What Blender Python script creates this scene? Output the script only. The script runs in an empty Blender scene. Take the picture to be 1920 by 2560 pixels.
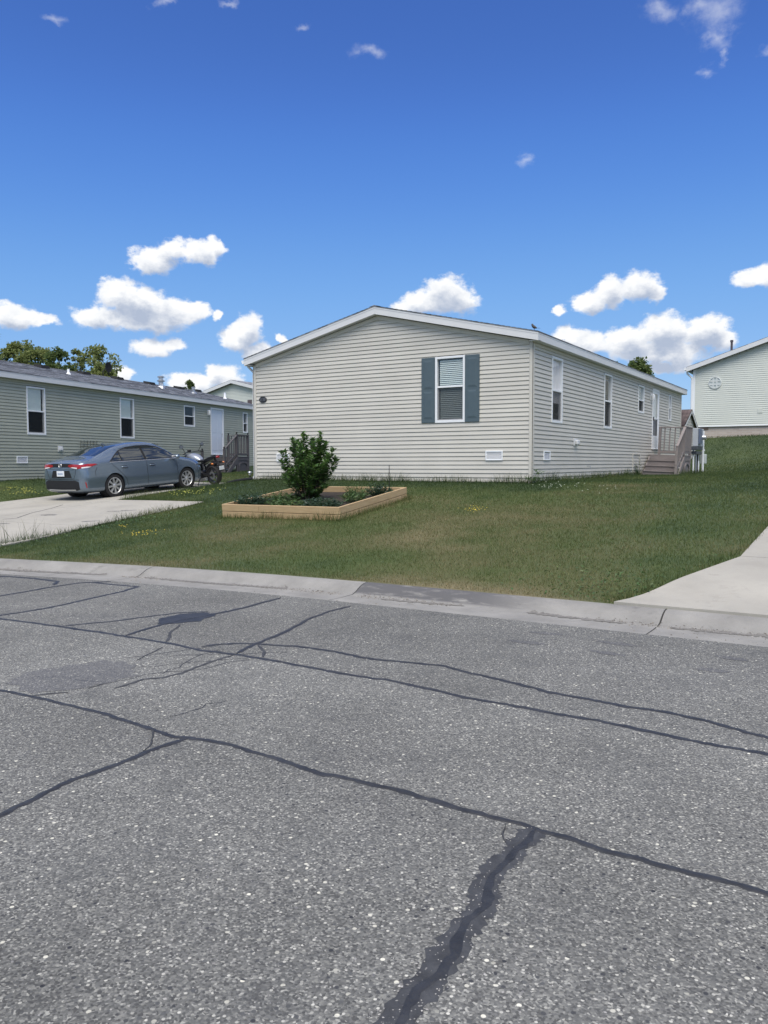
import bpy, bmesh, math, random
import numpy as np
from mathutils import Vector, Matrix, noise as mnoise
from mathutils.bvhtree import BVHTree

random.seed(7); rng = np.random.default_rng(7)
S = bpy.context.scene
COL = S.collection

# ------------------------------------------------------------------ camera
cam = bpy.data.cameras.new('camera'); camo = bpy.data.objects.new('camera', cam); COL.objects.link(camo)
CYAW, CPITCH, CROLL = .5494, -.0609, -.0028
fw = Vector((-math.sin(CYAW)*math.cos(CPITCH), math.cos(CYAW)*math.cos(CPITCH), math.sin(CPITCH)))
ri = Vector((math.cos(CYAW), math.sin(CYAW), 0)); up = ri.cross(fw)
r2 = ri*math.cos(CROLL)+up*math.sin(CROLL); u2 = -ri*math.sin(CROLL)+up*math.cos(CROLL)
CAMLOC = Vector((6.6245, -17.3346, 1.5))
camo.matrix_world = Matrix(((r2.x, u2.x, -fw.x, CAMLOC.x), (r2.y, u2.y, -fw.y, CAMLOC.y), (r2.z, u2.z, -fw.z, CAMLOC.z), (0, 0, 0, 1)))
cam.sensor_fit = 'VERTICAL'; cam.sensor_height = 36; cam.lens = 36*1981.28/2560
cam.clip_start = .05; cam.clip_end = 3000
S.camera = camo

# ------------------------------------------------------------------ sky, sun, exposure
SUN_EL, SUN_AZ = math.radians(62), math.radians(156)      # azimuth clockwise from +Y
SKY_STRENGTH = .1
SUN_STRENGTH, SUN_ANGLE = 2.45, math.radians(50)            # a thin cloud veils the sun over the street
EXPOSURE = .85
S.view_settings.view_transform = 'Standard'; S.view_settings.look = 'None'
S.view_settings.exposure = EXPOSURE; S.view_settings.gamma = 1; S.view_settings.use_curve_mapping = False
S.render.engine = 'CYCLES'
todir = Vector((math.sin(SUN_AZ)*math.cos(SUN_EL), math.cos(SUN_AZ)*math.cos(SUN_EL), math.sin(SUN_EL)))
sl = bpy.data.lights.new('sun', 'SUN'); sl.energy = SUN_STRENGTH; sl.angle = SUN_ANGLE; sl.color = (1, .93, .82)
so = bpy.data.objects.new('sun', sl); COL.objects.link(so); so.rotation_euler = (-todir).to_track_quat('-Z', 'Y').to_euler()
so.location = (0, 0, 40)

PUFFS = [(-0.826,0.238,0.032,0.015), (-0.805,0.250,0.021,0.014), (-0.773,0.251,0.025,0.015), (-0.754,0.258,0.012,0.011), (-0.866,0.198,0.028,0.018), (-0.846,0.188,0.044,0.023), (-0.807,0.179,0.038,0.017), (-0.779,0.183,0.021,0.010), (-0.889,0.172,0.034,0.013), (-0.839,0.170,0.060,0.014), (-0.717,0.163,0.020,0.020), (-0.731,0.151,0.025,0.014), (-0.707,0.137,0.020,0.012), (-0.831,0.138,0.027,0.011), (-0.808,0.142,0.019,0.009), (-0.983,0.168,0.031,0.014), (-0.958,0.164,0.025,0.006), (-0.785,0.100,0.033,0.012), (-0.747,0.105,0.024,0.015), (-0.758,0.112,0.012,0.010), (-0.866,0.107,0.016,0.011), (-0.797,0.095,0.019,0.009), (-0.474,0.207,0.035,0.023), (-0.499,0.198,0.030,0.014), (-0.454,0.199,0.027,0.018), (-0.524,0.191,0.018,0.008), (-0.295,0.191,0.025,0.013), (-0.272,0.201,0.025,0.018), (-0.241,0.206,0.025,0.017), (-0.223,0.196,0.012,0.011), (-0.329,0.184,0.009,0.006), (-0.323,0.151,0.026,0.015), (-0.295,0.143,0.021,0.012), (-0.253,0.143,0.034,0.018), (-0.213,0.153,0.035,0.021), (-0.169,0.150,0.032,0.019), (-0.148,0.140,0.017,0.012), (-0.217,0.130,0.065,0.014), (-0.217,0.114,0.018,0.008), (-0.195,0.117,0.017,0.010), (-0.120,0.205,0.022,0.011), (-0.100,0.207,0.020,0.014), (-0.753,0.178,0.007,0.007), (-0.678,0.154,0.006,0.006)]
WISPS = [(-0.224,0.482,0.020,0.012), (-0.168,0.472,0.029,0.019), (-0.161,0.448,0.014,0.017), (-0.154,0.429,0.007,0.008), (-0.177,0.415,0.016,0.005), (-0.185,0.477,0.021,0.010), (-0.643,0.486,0.013,0.005), (-0.570,0.465,0.021,0.008), (-0.377,0.352,0.011,0.006), (-0.926,0.466,0.013,0.005), (-0.106,0.428,0.012,0.006), (-0.800,0.496,0.014,0.005), (-0.735,0.504,0.012,0.004)]


def build_world():
    w = bpy.data.worlds.new('World'); S.world = w; w.use_nodes = True
    nt = w.node_tree; N = nt.nodes; L = nt.links; N.clear()
    def nd(t, **k):
        n = N.new(t)
        for a, b in k.items(): setattr(n, a, b)
        return n
    def mth(op, a, b=None, c=None, clamp=False):
        n = nd('ShaderNodeMath', operation=op, use_clamp=clamp)
        for i, v in enumerate((a, b, c)):
            if v is None: continue
            if isinstance(v, (int, float)): n.inputs[i].default_value = v
            else: L.new(v, n.inputs[i])
        return n.outputs[0]
    def vm(op, a, b=None, c=None):
        n = nd('ShaderNodeVectorMath', operation=op)
        for i, v in enumerate((a, b, c)):
            if v is None: continue
            if isinstance(v, (tuple, list)): n.inputs[i].default_value = v
            else: L.new(v, n.inputs[i])
        return n.outputs['Value'] if op in ('LENGTH', 'DOT_PRODUCT') else n.outputs[0]
    out = nd('ShaderNodeOutputWorld'); bg = nd('ShaderNodeBackground'); L.new(bg.outputs[0], out.inputs[0])
    bg.inputs['Strength'].default_value = SKY_STRENGTH
    sky = nd('ShaderNodeTexSky', sky_type='NISHITA'); sky.sun_disc = False
    sky.sun_elevation = SUN_EL; sky.sun_rotation = SUN_AZ
    sky.air_density = 1.0; sky.dust_density = .25; sky.ozone_density = 2.2; sky.altitude = 200
    # grade the clear sky to the deep August blue of the day
    k1 = vm('SCALE', sky.outputs[0]); k1.node.inputs['Scale'].default_value = .1
    rc = nd('ShaderNodeRGBCurve'); L.new(k1, rc.inputs['Color'])
    for c, pts in zip(rc.mapping.curves[:3], ([(.107, .034), (.144, .054), (.22, .10), (.356, .157), (1, .38)], [(.181, .09), (.238, .142), (.352, .223), (.521, .286), (1, .46)], [(.328, .293), (.407, .39), (.546, .46), (.672, .49), (1, .56)])):
        c.points[0].location = (0, 0); c.points[1].location = pts[-1]
        for p in pts[:-1]: c.points.new(*p)
    rc.mapping.update()
    clear = vm('SCALE', rc.outputs[0]); clear.node.inputs['Scale'].default_value = 10
    geo = nd('ShaderNodeNewGeometry'); d = vm('SCALE', geo.outputs['Incoming']); d.node.inputs['Scale'].default_value = -1
    tc = nd('ShaderNodeTexCoord'); d = tc.outputs['Generated']
    sx = nd('ShaderNodeSeparateXYZ'); L.new(d, sx.inputs[0])
    az = mth('ARCTAN2', sx.outputs[0], sx.outputs[1]); el = mth('ARCSINE', sx.outputs[2])
    cb = nd('ShaderNodeCombineXYZ'); L.new(az, cb.inputs[0]); L.new(el, cb.inputs[1]); P0 = cb.outputs[0]
    def tex(vec, scale, detail=6, rough=.55, dist=0.):
        n = nd('ShaderNodeTexNoise'); n.inputs['Scale'].default_value = scale; n.inputs['Detail'].default_value = detail
        n.inputs['Roughness'].default_value = rough; n.inputs['Distortion'].default_value = dist; L.new(vec, n.inputs['Vector']); return n
    # billow warp so the outlines curl
    stretch = vm('MULTIPLY', P0, (1, 1.35, 1))
    wn = tex(stretch, 26, 5, .6); off = vm('SUBTRACT', wn.outputs['Color'], (.5, .5, .5)); off = vm('MULTIPLY', off, (.030, .020, 0))
    P = vm('ADD', P0, off)
    def field(vec, puffs):
        acc = None; puffs = [(a, e, rx, ry*1.1) for a, e, rx, ry in puffs]
        for (a, e, rx, ry) in puffs:
            q = vm('MULTIPLY_ADD', vec, (1/rx, 1/ry, 0), (-a/rx, -e/ry, 0)); ln = vm('LENGTH', q)
            if acc is None: acc = ln
            else:
                acc = mth('SMOOTH_MIN', acc, ln, .22)
        return acc
    det = tex(stretch, 60, 7, .62); dn = mth('MULTIPLY_ADD', det.outputs['Fac'], 1.15, -.575)
    def density(vec, puffs, k=1.):
        f = field(vec, puffs); return mth('SUBTRACT', mth('ADD', dn, 1.08), f)
    def sstep(v, lo, hi):
        n = nd('ShaderNodeMapRange', interpolation_type='SMOOTHSTEP'); n.inputs['From Min'].default_value = lo; n.inputs['From Max'].default_value = hi
        L.new(v, n.inputs['Value']); return n.outputs[0]
    D1 = density(P, PUFFS); A1 = sstep(D1, .0, .45)
    Pl = vm('ADD', P, (-.004, .016, 0)); D2 = density(Pl, PUFFS); sh = sstep(D2, -.1, 1.0)      # cloud above the point shades it
    W1 = density(vm('ADD', P, off), WISPS); A2 = mth('MULTIPLY', sstep(W1, -.15, 1.7), .42)
    # clouds added outside the view, thickened to give the scene neutral fill light
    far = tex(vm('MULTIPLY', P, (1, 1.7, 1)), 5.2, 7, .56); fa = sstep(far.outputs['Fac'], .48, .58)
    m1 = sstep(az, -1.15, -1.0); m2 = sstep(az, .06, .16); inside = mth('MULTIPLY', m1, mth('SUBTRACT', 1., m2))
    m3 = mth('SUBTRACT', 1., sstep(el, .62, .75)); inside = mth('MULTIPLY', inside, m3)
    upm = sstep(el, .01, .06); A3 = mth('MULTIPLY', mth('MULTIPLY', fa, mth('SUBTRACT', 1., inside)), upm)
    mix = nd('ShaderNodeMix', data_type='RGBA')
    mix.inputs['A'].default_value = tuple(CLOUD_LIT)+(1,); mix.inputs['B'].default_value = tuple(CLOUD_SHADE)+(1,)
    soft = tex(stretch, 40, 4, .5); sh2 = mth('ADD', mth('MULTIPLY', sh, 1.0), mth('MULTIPLY_ADD', soft.outputs['Fac'], .9, -.45), clamp=True)
    L.new(sh2, mix.inputs['Factor'])
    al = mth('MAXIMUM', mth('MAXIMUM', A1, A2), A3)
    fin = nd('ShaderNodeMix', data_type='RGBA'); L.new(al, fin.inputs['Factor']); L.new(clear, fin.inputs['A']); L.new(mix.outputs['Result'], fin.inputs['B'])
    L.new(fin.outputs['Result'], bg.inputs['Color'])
CLOUD_LIT = (5.7, 5.75, 5.8); CLOUD_SHADE = (2.5, 2.9, 3.7)
build_world()

# ------------------------------------------------------------------ materials
def mat(name, color, rough=.6, metal=0., var=0., vscale=3., bump=0., bscale=60., spec=None, coat=0., color2=None, stretch=None):
    m = bpy.data.materials.new(name); m.use_nodes = True; nt = m.node_tree; N = nt.nodes; L = nt.links
    b = N['Principled BSDF']; b.inputs['Roughness'].default_value = rough; b.inputs['Metallic'].default_value = metal
    if spec is not None: b.inputs['Specular IOR Level'].default_value = spec
    if coat: b.inputs['Coat Weight'].default_value = coat; b.inputs['Coat Roughness'].default_value = .05
    c = tuple(color)+(1,); b.inputs['Base Color'].default_value = c
    tc = None
    if var or bump or color2:
        tc = N.new('ShaderNodeTexCoord'); src = tc.outputs['Object']
        if stretch:
            mp = N.new('ShaderNodeMapping'); mp.inputs['Scale'].default_value = stretch; L.new(src, mp.inputs['Vector']); src = mp.outputs[0]
    if var or color2:
        n = N.new('ShaderNodeTexNoise'); n.inputs['Scale'].default_value = vscale; n.inputs['Detail'].default_value = 6; n.inputs['Roughness'].default_value = .6
        L.new(src, n.inputs['Vector']); mx = N.new('ShaderNodeMix'); mx.data_type = 'RGBA'
        mr = N.new('ShaderNodeMapRange'); mr.inputs['From Min'].default_value = .3; mr.inputs['From Max'].default_value = .7; L.new(n.outputs['Fac'], mr.inputs['Value']); L.new(mr.outputs[0], mx.inputs['Factor'])
        if color2 is None:
            mx.inputs['A'].default_value = tuple(x*(1-var) for x in color)+(1,); mx.inputs['B'].default_value = tuple(min(1, x*(1+var)) for x in color)+(1,)
        else: mx.inputs['A'].default_value = c; mx.inputs['B'].default_value = tuple(color2)+(1,)
        L.new(mx.outputs['Result'], b.inputs['Base Color'])
    if bump:
        n2 = N.new('ShaderNodeTexNoise'); n2.inputs['Scale'].default_value = bscale; n2.inputs['Detail'].default_value = 5; L.new(src, n2.inputs['Vector'])
        bp = N.new('ShaderNodeBump'); bp.inputs['Strength'].default_value = bump; bp.inputs['Distance'].default_value = .01; L.new(n2.outputs['Fac'], bp.inputs['Height']); L.new(bp.outputs[0], b.inputs['Normal'])
    return m
def glassmat(name, tint=(.93, .95, .95), ior=1.7, rough=.015):
    m = bpy.data.materials.new(name); m.use_nodes = True; nt = m.node_tree; N = nt.nodes; L = nt.links; N.clear()
    o = N.new('ShaderNodeOutputMaterial'); mx = N.new('ShaderNodeMixShader'); t = N.new('ShaderNodeBsdfTransparent'); g = N.new('ShaderNodeBsdfGlossy')
    t.inputs[0].default_value = tuple(tint)+(1,); g.inputs['Roughness'].default_value = rough; f0 = ((ior-1)/(ior+1))**2
    ge = N.new('ShaderNodeNewGeometry'); dp = N.new('ShaderNodeVectorMath'); dp.operation = 'DOT_PRODUCT'; L.new(ge.outputs['Normal'], dp.inputs[0]); L.new(ge.outputs['Incoming'], dp.inputs[1])
    prev = dp.outputs['Value']                     # Schlick reflectance, the same from both sides of the pane
    for op, v in (('ABSOLUTE', None), ('SUBTRACT', 'first'), ('POWER', 5.), ('MULTIPLY', 1-f0), ('ADD', f0)):
        m_ = N.new('ShaderNodeMath'); m_.operation = op
        if v == 'first': m_.inputs[0].default_value = 1; L.new(prev, m_.inputs[1])
        else:
            L.new(prev, m_.inputs[0])
            if v is not None: m_.inputs[1].default_value = v
        prev = m_.outputs[0]
    L.new(prev, mx.inputs[0]); L.new(t.outputs[0], mx.inputs[1]); L.new(g.outputs[0], mx.inputs[2]); L.new(mx.outputs[0], o.inputs[0]); return m
def screenmat():
    m = bpy.data.materials.new('insect_screen'); m.use_nodes = True; nt = m.node_tree; N = nt.nodes; L = nt.links; N.clear()
    o = N.new('ShaderNodeOutputMaterial'); mx = N.new('ShaderNodeMixShader'); t = N.new('ShaderNodeBsdfTransparent'); g = N.new('ShaderNodeBsdfDiffuse')
    g.inputs[0].default_value = (.035, .04, .045, 1); mx.inputs[0].default_value = .5
    L.new(t.outputs[0], mx.inputs[1]); L.new(g.outputs[0], mx.inputs[2]); L.new(mx.outputs[0], o.inputs[0]); return m

M = {}
M['trim'] = mat('white_trim', (.64, .65, .66), .45, var=.04, vscale=2)
M['vinyl_white'] = mat('white_vinyl', (.78, .80, .82), .4)
M['siding_beige'] = mat('beige_vinyl_siding', (.54, .522, .47), .5, var=.05, vscale=1.2, bump=.05, bscale=90)
def perobj(m, amt=.05):                            # each plank a touch lighter or darker than its neighbour
    nt = m.node_tree; N = nt.nodes; L = nt.links; b = N['Principled BSDF']; src = b.inputs['Base Color'].links[0].from_socket; oi = N.new('ShaderNodeObjectInfo'); mr = N.new('ShaderNodeMapRange')
    mr.inputs['To Min'].default_value = 1-amt; mr.inputs['To Max'].default_value = 1+amt; L.new(oi.outputs['Random'], mr.inputs['Value']); v = N.new('ShaderNodeVectorMath'); v.operation = 'SCALE'; L.new(src, v.inputs[0]); L.new(mr.outputs[0], v.inputs['Scale']); L.new(v.outputs[0], b.inputs['Base Color'])
def speckle(m, stain=.5, fine=.12, sc=4.5, thr=(.58, .72)):   # stains and grit in concrete
    nt = m.node_tree; N = nt.nodes; L = nt.links; b = N['Principled BSDF']; src = b.inputs['Base Color'].links[0].from_socket; tc = N.new('ShaderNodeTexCoord')
    for scale, det, lo, hi, a, z in ((sc, 8, thr[0], thr[1], 1., 1-stain), (260, 2, .3, .7, 1-fine, 1+fine)):
        n = N.new('ShaderNodeTexNoise'); n.inputs['Scale'].default_value = scale; n.inputs['Detail'].default_value = det; n.inputs['Roughness'].default_value = .7; L.new(tc.outputs['Object'], n.inputs['Vector']); mr = N.new('ShaderNodeMapRange')
        for k, v in zip(('From Min', 'From Max', 'To Min', 'To Max'), (lo, hi, a, z)): mr.inputs[k].default_value = v
        L.new(n.outputs['Fac'], mr.inputs['Value']); v = N.new('ShaderNodeVectorMath'); v.operation = 'SCALE'; L.new(src, v.inputs[0]); L.new(mr.outputs[0], v.inputs['Scale']); src = v.outputs[0]
    L.new(src, b.inputs['Base Color'])
perobj(M['siding_beige'], .035)
M['post_beige'] = mat('beige_corner_post', (.555, .535, .48), .5, var=.04)
M['siding_sage'] = mat('sage_vinyl_siding', (.355, .372, .305), .5, var=.07, vscale=1.2, bump=.05, bscale=90)
M['post_sage'] = mat('sage_corner_post', (.38, .39, .31), .5, var=.04)
perobj(M['siding_sage'], .05)
M['siding_mint'] = mat('pale_mint_siding', (.60, .625, .57), .5, var=.04, vscale=.8)
M['sheath'] = mat('wall_sheathing', (.12, .11, .1), .9)
M['shingle'] = mat('grey_shingle', (.11, .115, .125), .9, var=.3, vscale=8, bump=.5, bscale=40)
M['shutter'] = mat('slate_blue_shutter', (.072, .106, .126), .45, var=.05, vscale=9)
M['glass'] = glassmat('window_glass')
M['screen'] = screenmat()
M['blind'] = mat('window_blind', (.60, .67, .65), .5)
M['curtain'] = mat('sheer_curtain', (.82, .78, .80), .8, var=.12, vscale=3, stretch=(9, 9, .8))
M['dark'] = mat('dark_void', (.012, .012, .014), .8)
M['black_plastic'] = mat('black_plastic', (.018, .019, .021), .75, spec=.25)
M['galv'] = mat('galvanised_metal', (.5, .52, .54), .35, metal=.8, var=.1, vscale=12)
M['grey_box'] = mat('grey_painted_steel', (.38, .41, .45), .5, var=.06)
M['wood_new'] = mat('new_pine_board', (.41, .285, .15), .65, var=.0, color2=(.51, .375, .215), vscale=5, bump=.15, bscale=30, stretch=(1, 1, 9))
M['deck_taupe'] = mat('taupe_step_board', (.215, .19, .185), .75, var=.12, vscale=5, bump=.15, bscale=35, stretch=(1, 1, 4))
M['deck_dark'] = mat('dark_brown_step_board', (.085, .08, .088), .75, var=.15, vscale=5, bump=.15, bscale=35, stretch=(1, 1, 4))
M['soil'] = mat('potting_soil', (.035, .027, .02), .95, var=.3, vscale=20, bump=.8, bscale=50)
M['bark'] = mat('bark', (.075, .06, .045), .9, var=.3, vscale=12, bump=.6, bscale=30)

# ------------------------------------------------------------------ mesh helpers
class MB:
    def __init__(s): s.v = []; s.f = []
    def quad(s, a, b, c, d): i = len(s.v); s.v += [tuple(a), tuple(b), tuple(c), tuple(d)]; s.f.append((i, i+1, i+2, i+3)); return s
    def poly(s, pts): i = len(s.v); s.v += [tuple(p) for p in pts]; s.f.append(tuple(range(i, i+len(pts)))); return s
    def box(s, x0, x1, y0, y1, z0, z1, mtx=None):
        i = len(s.v); vs = [(x, y, z) for x in (x0, x1) for y in (y0, y1) for z in (z0, z1)]
        if mtx is not None: vs = [tuple(mtx @ Vector(p)) for p in vs]
        s.v += vs; s.f += [(i, i+1, i+3, i+2), (i+4, i+6, i+7, i+5), (i, i+4, i+5, i+1), (i+2, i+3, i+7, i+6), (i, i+2, i+6, i+4), (i+1, i+5, i+7, i+3)]; return s
    def bbox(s, x0, x1, y0, y1, z0, z1, b=.004, mtx=None):      # box with bevelled edges
        bm = bmesh.new(); bmesh.ops.create_cube(bm, size=1)
        for v in bm.verts: v.co = Vector(((x0+x1)/2+v.co.x*(x1-x0), (y0+y1)/2+v.co.y*(y1-y0), (z0+z1)/2+v.co.z*(z1-z0)))
        bmesh.ops.bevel(bm, geom=bm.edges[:], offset=b, segments=1, affect='EDGES', profile=.5)
        i = len(s.v); bm.verts.ensure_lookup_table()
        s.v += [tuple((mtx @ v.co) if mtx is not None else v.co) for v in bm.verts]; s.f += [tuple(i+v.index for v in f.verts) for f in bm.faces]; bm.free(); return s
    def prism(s, pts, d):                                        # extrude polygon by vector d
        i = len(s.v); n = len(pts); d = Vector(d); s.v += [tuple(p) for p in pts]+[tuple(Vector(p)+d) for p in pts]
        s.f.append(tuple(range(i+n-1, i-1, -1))); s.f.append(tuple(range(i+n, i+2*n)))
        for k in range(n): j = (k+1) % n; s.f.append((i+k, i+j, i+n+j, i+n+k))
        return s
    def tube(s, path, r, n=8, cap=True):
        path = [Vector(p) for p in path]; rs = r if isinstance(r, (list, tuple)) else [r]*len(path); i = len(s.v); prev = None
        for k, p in enumerate(path):
            t = (path[min(k+1, len(path)-1)]-path[max(k-1, 0)]).normalized()
            a = prev if prev is not None else (Vector((0, 0, 1)) if abs(t.z) < .9 else Vector((1, 0, 0)))
            a = (a-t*a.dot(t)).normalized(); b = t.cross(a); prev = a
            for q in range(n): an = 2*math.pi*q/n; s.v.append(tuple(p+(a*math.cos(an)+b*math.sin(an))*rs[k]))
        for k in range(len(path)-1):
            for q in range(n): w = (q+1) % n; s.f.append((i+k*n+q, i+k*n+w, i+(k+1)*n+w, i+(k+1)*n+q))
        if cap: s.f.append(tuple(i+q for q in range(n-1, -1, -1))); e = i+(len(path)-1)*n; s.f.append(tuple(e+q for q in range(n)))
        return s
    def lathe(s, prof, n=24, axis='Z', c=(0, 0, 0)):            # prof: (radius, height) list
        i = len(s.v); c = Vector(c)
        for r, h in prof:
            for q in range(n):
                a = 2*math.pi*q/n; x, y = r*math.cos(a), r*math.sin(a)
                s.v.append(tuple(c+(Vector((x, y, h)) if axis == 'Z' else Vector((h, x, y)) if axis == 'X' else Vector((y, h, x)))))
        for k in range(len(prof)-1):
            for q in range(n): w = (q+1) % n; s.f.append((i+k*n+q, i+k*n+w, i+(k+1)*n+w, i+(k+1)*n+q))
        return s
    def build(s, name, m, parent=None, smooth=False, loc=None, mtx=None):
        me = bpy.data.meshes.new(name); me.from_pydata(s.v, [], s.f); me.validate()
        bm = bmesh.new(); bm.from_mesh(me); bmesh.ops.recalc_face_normals(bm, faces=bm.faces[:]); bm.to_mesh(me); bm.free()
        if smooth:
            me.shade_smooth(); 
            try: me.set_sharp_from_angle(angle=math.radians(38))
            except Exception: pass
        if m is not None: me.materials.append(M[m] if isinstance(m, str) else m)
        o = bpy.data.objects.new(name, me); COL.objects.link(o)
        if parent is not None: o.parent = parent
        if loc is not None: o.location = loc
        if mtx is not None: o.matrix_local = mtx
        return o
def npmesh(name, V, F, m, parent=None, smooth=False):
    me = bpy.data.meshes.new(name); V = np.asarray(V, np.float32); F = np.asarray(F, np.int32); k = F.shape[1]
    me.vertices.add(len(V)); me.vertices.foreach_set('co', V.ravel()); me.loops.add(F.size); me.loops.foreach_set('vertex_index', F.ravel())
    me.polygons.add(len(F)); me.polygons.foreach_set('loop_start', np.arange(0, F.size, k, dtype=np.int32)); me.update(calc_edges=True)
    if smooth: me.shade_smooth()
    me.materials.append(M[m] if isinstance(m, str) else m); o = bpy.data.objects.new(name, me); COL.objects.link(o)
    if parent is not None: o.parent = parent
    return o
def thing(name, label, cat, loc=(0, 0, 0), rz=0, group=None):
    o = bpy.data.objects.new(name, None); COL.objects.link(o); o.location = loc; o.rotation_euler = (0, 0, rz); o.empty_display_size = .2
    return tag(o, label, cat, group)
def tag(o, label=None, cat=None, group=None, kind=None):
    if label: o['label'] = label
    if cat: o['category'] = cat
    if group: o['group'] = group
    if kind: o['kind'] = kind
    return o
def copy_part(o, parent):
    c = o.copy(); COL.objects.link(c); c.parent = parent; return c
def inpoly(x, y, poly):
    r = np.zeros(np.shape(x), bool); n = len(poly)
    for i in range(n):
        (x0, y0), (x1, y1) = poly[i], poly[i-1]
        c = ((y0 > y) != (y1 > y)) & (x < (x1-x0)*(y-y0)/((y1-y0) if y1 != y0 else 1e-9)+x0); r ^= c
    return r

# ------------------------------------------------------------------ terrain
CTRL = np.array([
 (-4.0,-5.8,.475),(-1.4,-5.7,.487),(-1.66,-2.95,.768),(-4.2,-3.1,.76),(-8.25,0,1.05),(-4,0,1.05),(0,0,1.04),(0,3.5,1.06),(0,9.2,1.09),(0,15,1.14),
 (-8.3,4,1.03),(-8.3,12,1.1),(-11,-3,.57),(-11,0,.75),(-11,1.4,.83),(-13.4,-4.4,.46),(-13.3,-2.6,.6),(-13.4,1.5,.85),(-10.2,-3.2,.56),(-10.2,1.3,.86),
 (-7.05,-3.38,.57),(-6.84,-5.07,.43),(-6.35,-7.1,.28),(-6.13,-9.2,.12),(-9.6,-6.9,.28),(-9.9,-5.9,.36),(-16.5,-2.5,.99),(-17,-1,1.03),(-17.9,9.8,1.14),(-12.5,6,1.0),(-12,12,1.12),(-17,4,1.08),
 (5.3,-7,.355),(5.5,-5.6,.49),(5.3,-2.5,.79),(4.5,2,1.1),(2,-2,.84),(2.5,-6,.46),(1.5,9.5,1.1),(1.5,13,1.12),(1,17,1.4),(3.2,9,1.15),(3,14,1.45),(5,8,1.35),(9,-4,.66),(9,4,1.25),(12,-9,.15),(14,0,1.0),
 (-.7,25.2,2.76),(2.35,25.2,2.85),(7,25.2,2.95),(1.3,21,2.15),(4,20,2.2),(-4,22,2.0),(-12,24.5,2.4),(-31,24.5,2.8),(-26,14,1.7),(-40,26,2.9),(10,14,2.0),(16,22,2.9),
 (-30,0,1.1),(-45,10,1.6),(-30,-8,.9),(25,0,1.0),(25,25,3),(-60,50,4.2),(-93,50,4.5),(-20,60,4.2),(10,60,4.2),(40,50,4),(-100,0,3),(-100,100,5),(0,110,5),(60,100,5),(60,-2,1.2)], float)
def yasph(x):                       # where asphalt meets gutter; the street bends away to the left
    x = np.asarray(x, float); t = np.clip(2-x, 0, 5.5)
    return -10.27-.0193*t*t-np.clip(-3.5-x, 0, None)*.2126
BACK = .83                          # gutter and kerb depth
def yback(x): return yasph(x)+BACK
xs_ = np.concatenate([np.arange(-40, -6, 4.), np.arange(-6, 12, 1.5), np.arange(12, 62, 5.)])
CTRL = np.vstack([CTRL, np.column_stack([xs_, yback(xs_), np.full(len(xs_), .095)])])
def _phi(r2): return np.where(r2 > 1e-9, .5*r2*np.log(np.maximum(r2, 1e-9)), 0)
_n = len(CTRL); _d = ((CTRL[:, None, :2]-CTRL[None, :, :2])**2).sum(2)
_A = np.zeros((_n+3, _n+3)); _A[:_n, :_n] = _phi(_d)+np.eye(_n)*.15; _A[:_n, _n] = 1; _A[:_n, _n+1:] = CTRL[:, :2]; _A[_n:, :_n] = _A[:_n, _n:].T
_w = np.linalg.solve(_A, np.concatenate([CTRL[:, 2], np.zeros(3)]))
def hgt(x, y):
    x = np.asarray(x, float); y = np.asarray(y, float); sh = x.shape; x = x.ravel(); y = y.ravel(); out = np.empty(len(x))
    for a in range(0, len(x), 40000):
        X = x[a:a+40000]; Y = y[a:a+40000]; r2 = (X[:, None]-CTRL[:, 0])**2+(Y[:, None]-CTRL[:, 1])**2
        out[a:a+40000] = _phi(r2) @ _w[:_n]+_w[_n]+_w[_n+1]*X+_w[_n+2]*Y
    # meet the kerb exactly
    t = np.clip((y-yback(x))/1.2, 0, 1); t = t*t*(3-2*t); out = .095*(1-t)+out*t
    return out.reshape(sh)
def h1(x, y): return float(hgt(np.array([x]), np.array([y]))[0])

# ------------------------------------------------------------------ ground, lawn
def vnoise(x, y, f, seed=0):
    r = np.random.default_rng(seed).random((64, 64)); X = x*f; Y = y*f; i = np.floor(X).astype(int); j = np.floor(Y).astype(int); u = X-i; v = Y-j
    u = u*u*(3-2*u); v = v*v*(3-2*v); g = lambda a, b: r[a % 64, b % 64]
    return (g(i, j)*(1-u)+g(i+1, j)*u)*(1-v)+(g(i, j+1)*(1-u)+g(i+1, j+1)*u)*v
def fbm(x, y, f, seed=0, o=4):
    s = 0; a = .5
    for k in range(o): s = s+a*vnoise(x+k*13.7, y-k*7.1, f*2**k, seed+k); a *= .5
    return s/.9375
def dryness(x, y):
    n = fbm(x, y, .45, 3); m = fbm(x, y, 2.2, 9)
    d = .85*n+.5*m-.28
    yb = yback(x)
    d = d+.30*np.exp(-((y-yb)/.5)**2)+.22*np.exp(-((y+6.9)/1.8)**2)*np.clip((x+4.5)/3, 0, 1)+.22*np.exp(-((x-2.6)/2)**2-((y+3.6)/2.2)**2)
    d = d-.24*np.clip((y+3.2)/2.2, 0, 1)*np.where(y < 1.5, 1, 0.)*np.where(x < .8, 1, .35)-.22*np.exp(-((x-4.6+.12*(y+7))/1.0)**2)*np.where(y < -2, 1, 0)-.14*np.exp(-((x+6.2)/1.3)**2)-.10*np.exp(-((x+2.2)/1.6)**2-((y+5.2)/1.6)**2)
    d = d-.16*np.clip((y-1)/4, 0, 1)-.075+.07*np.clip((x-.2)/1.5, 0, 1)*np.clip((4.6-x), 0, 1)*(y < 1)-.10*np.exp(-((x+.6)/1.4)**2-((y+6.2)/1.3)**2)
    return np.clip(d, 0, 1)
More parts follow.
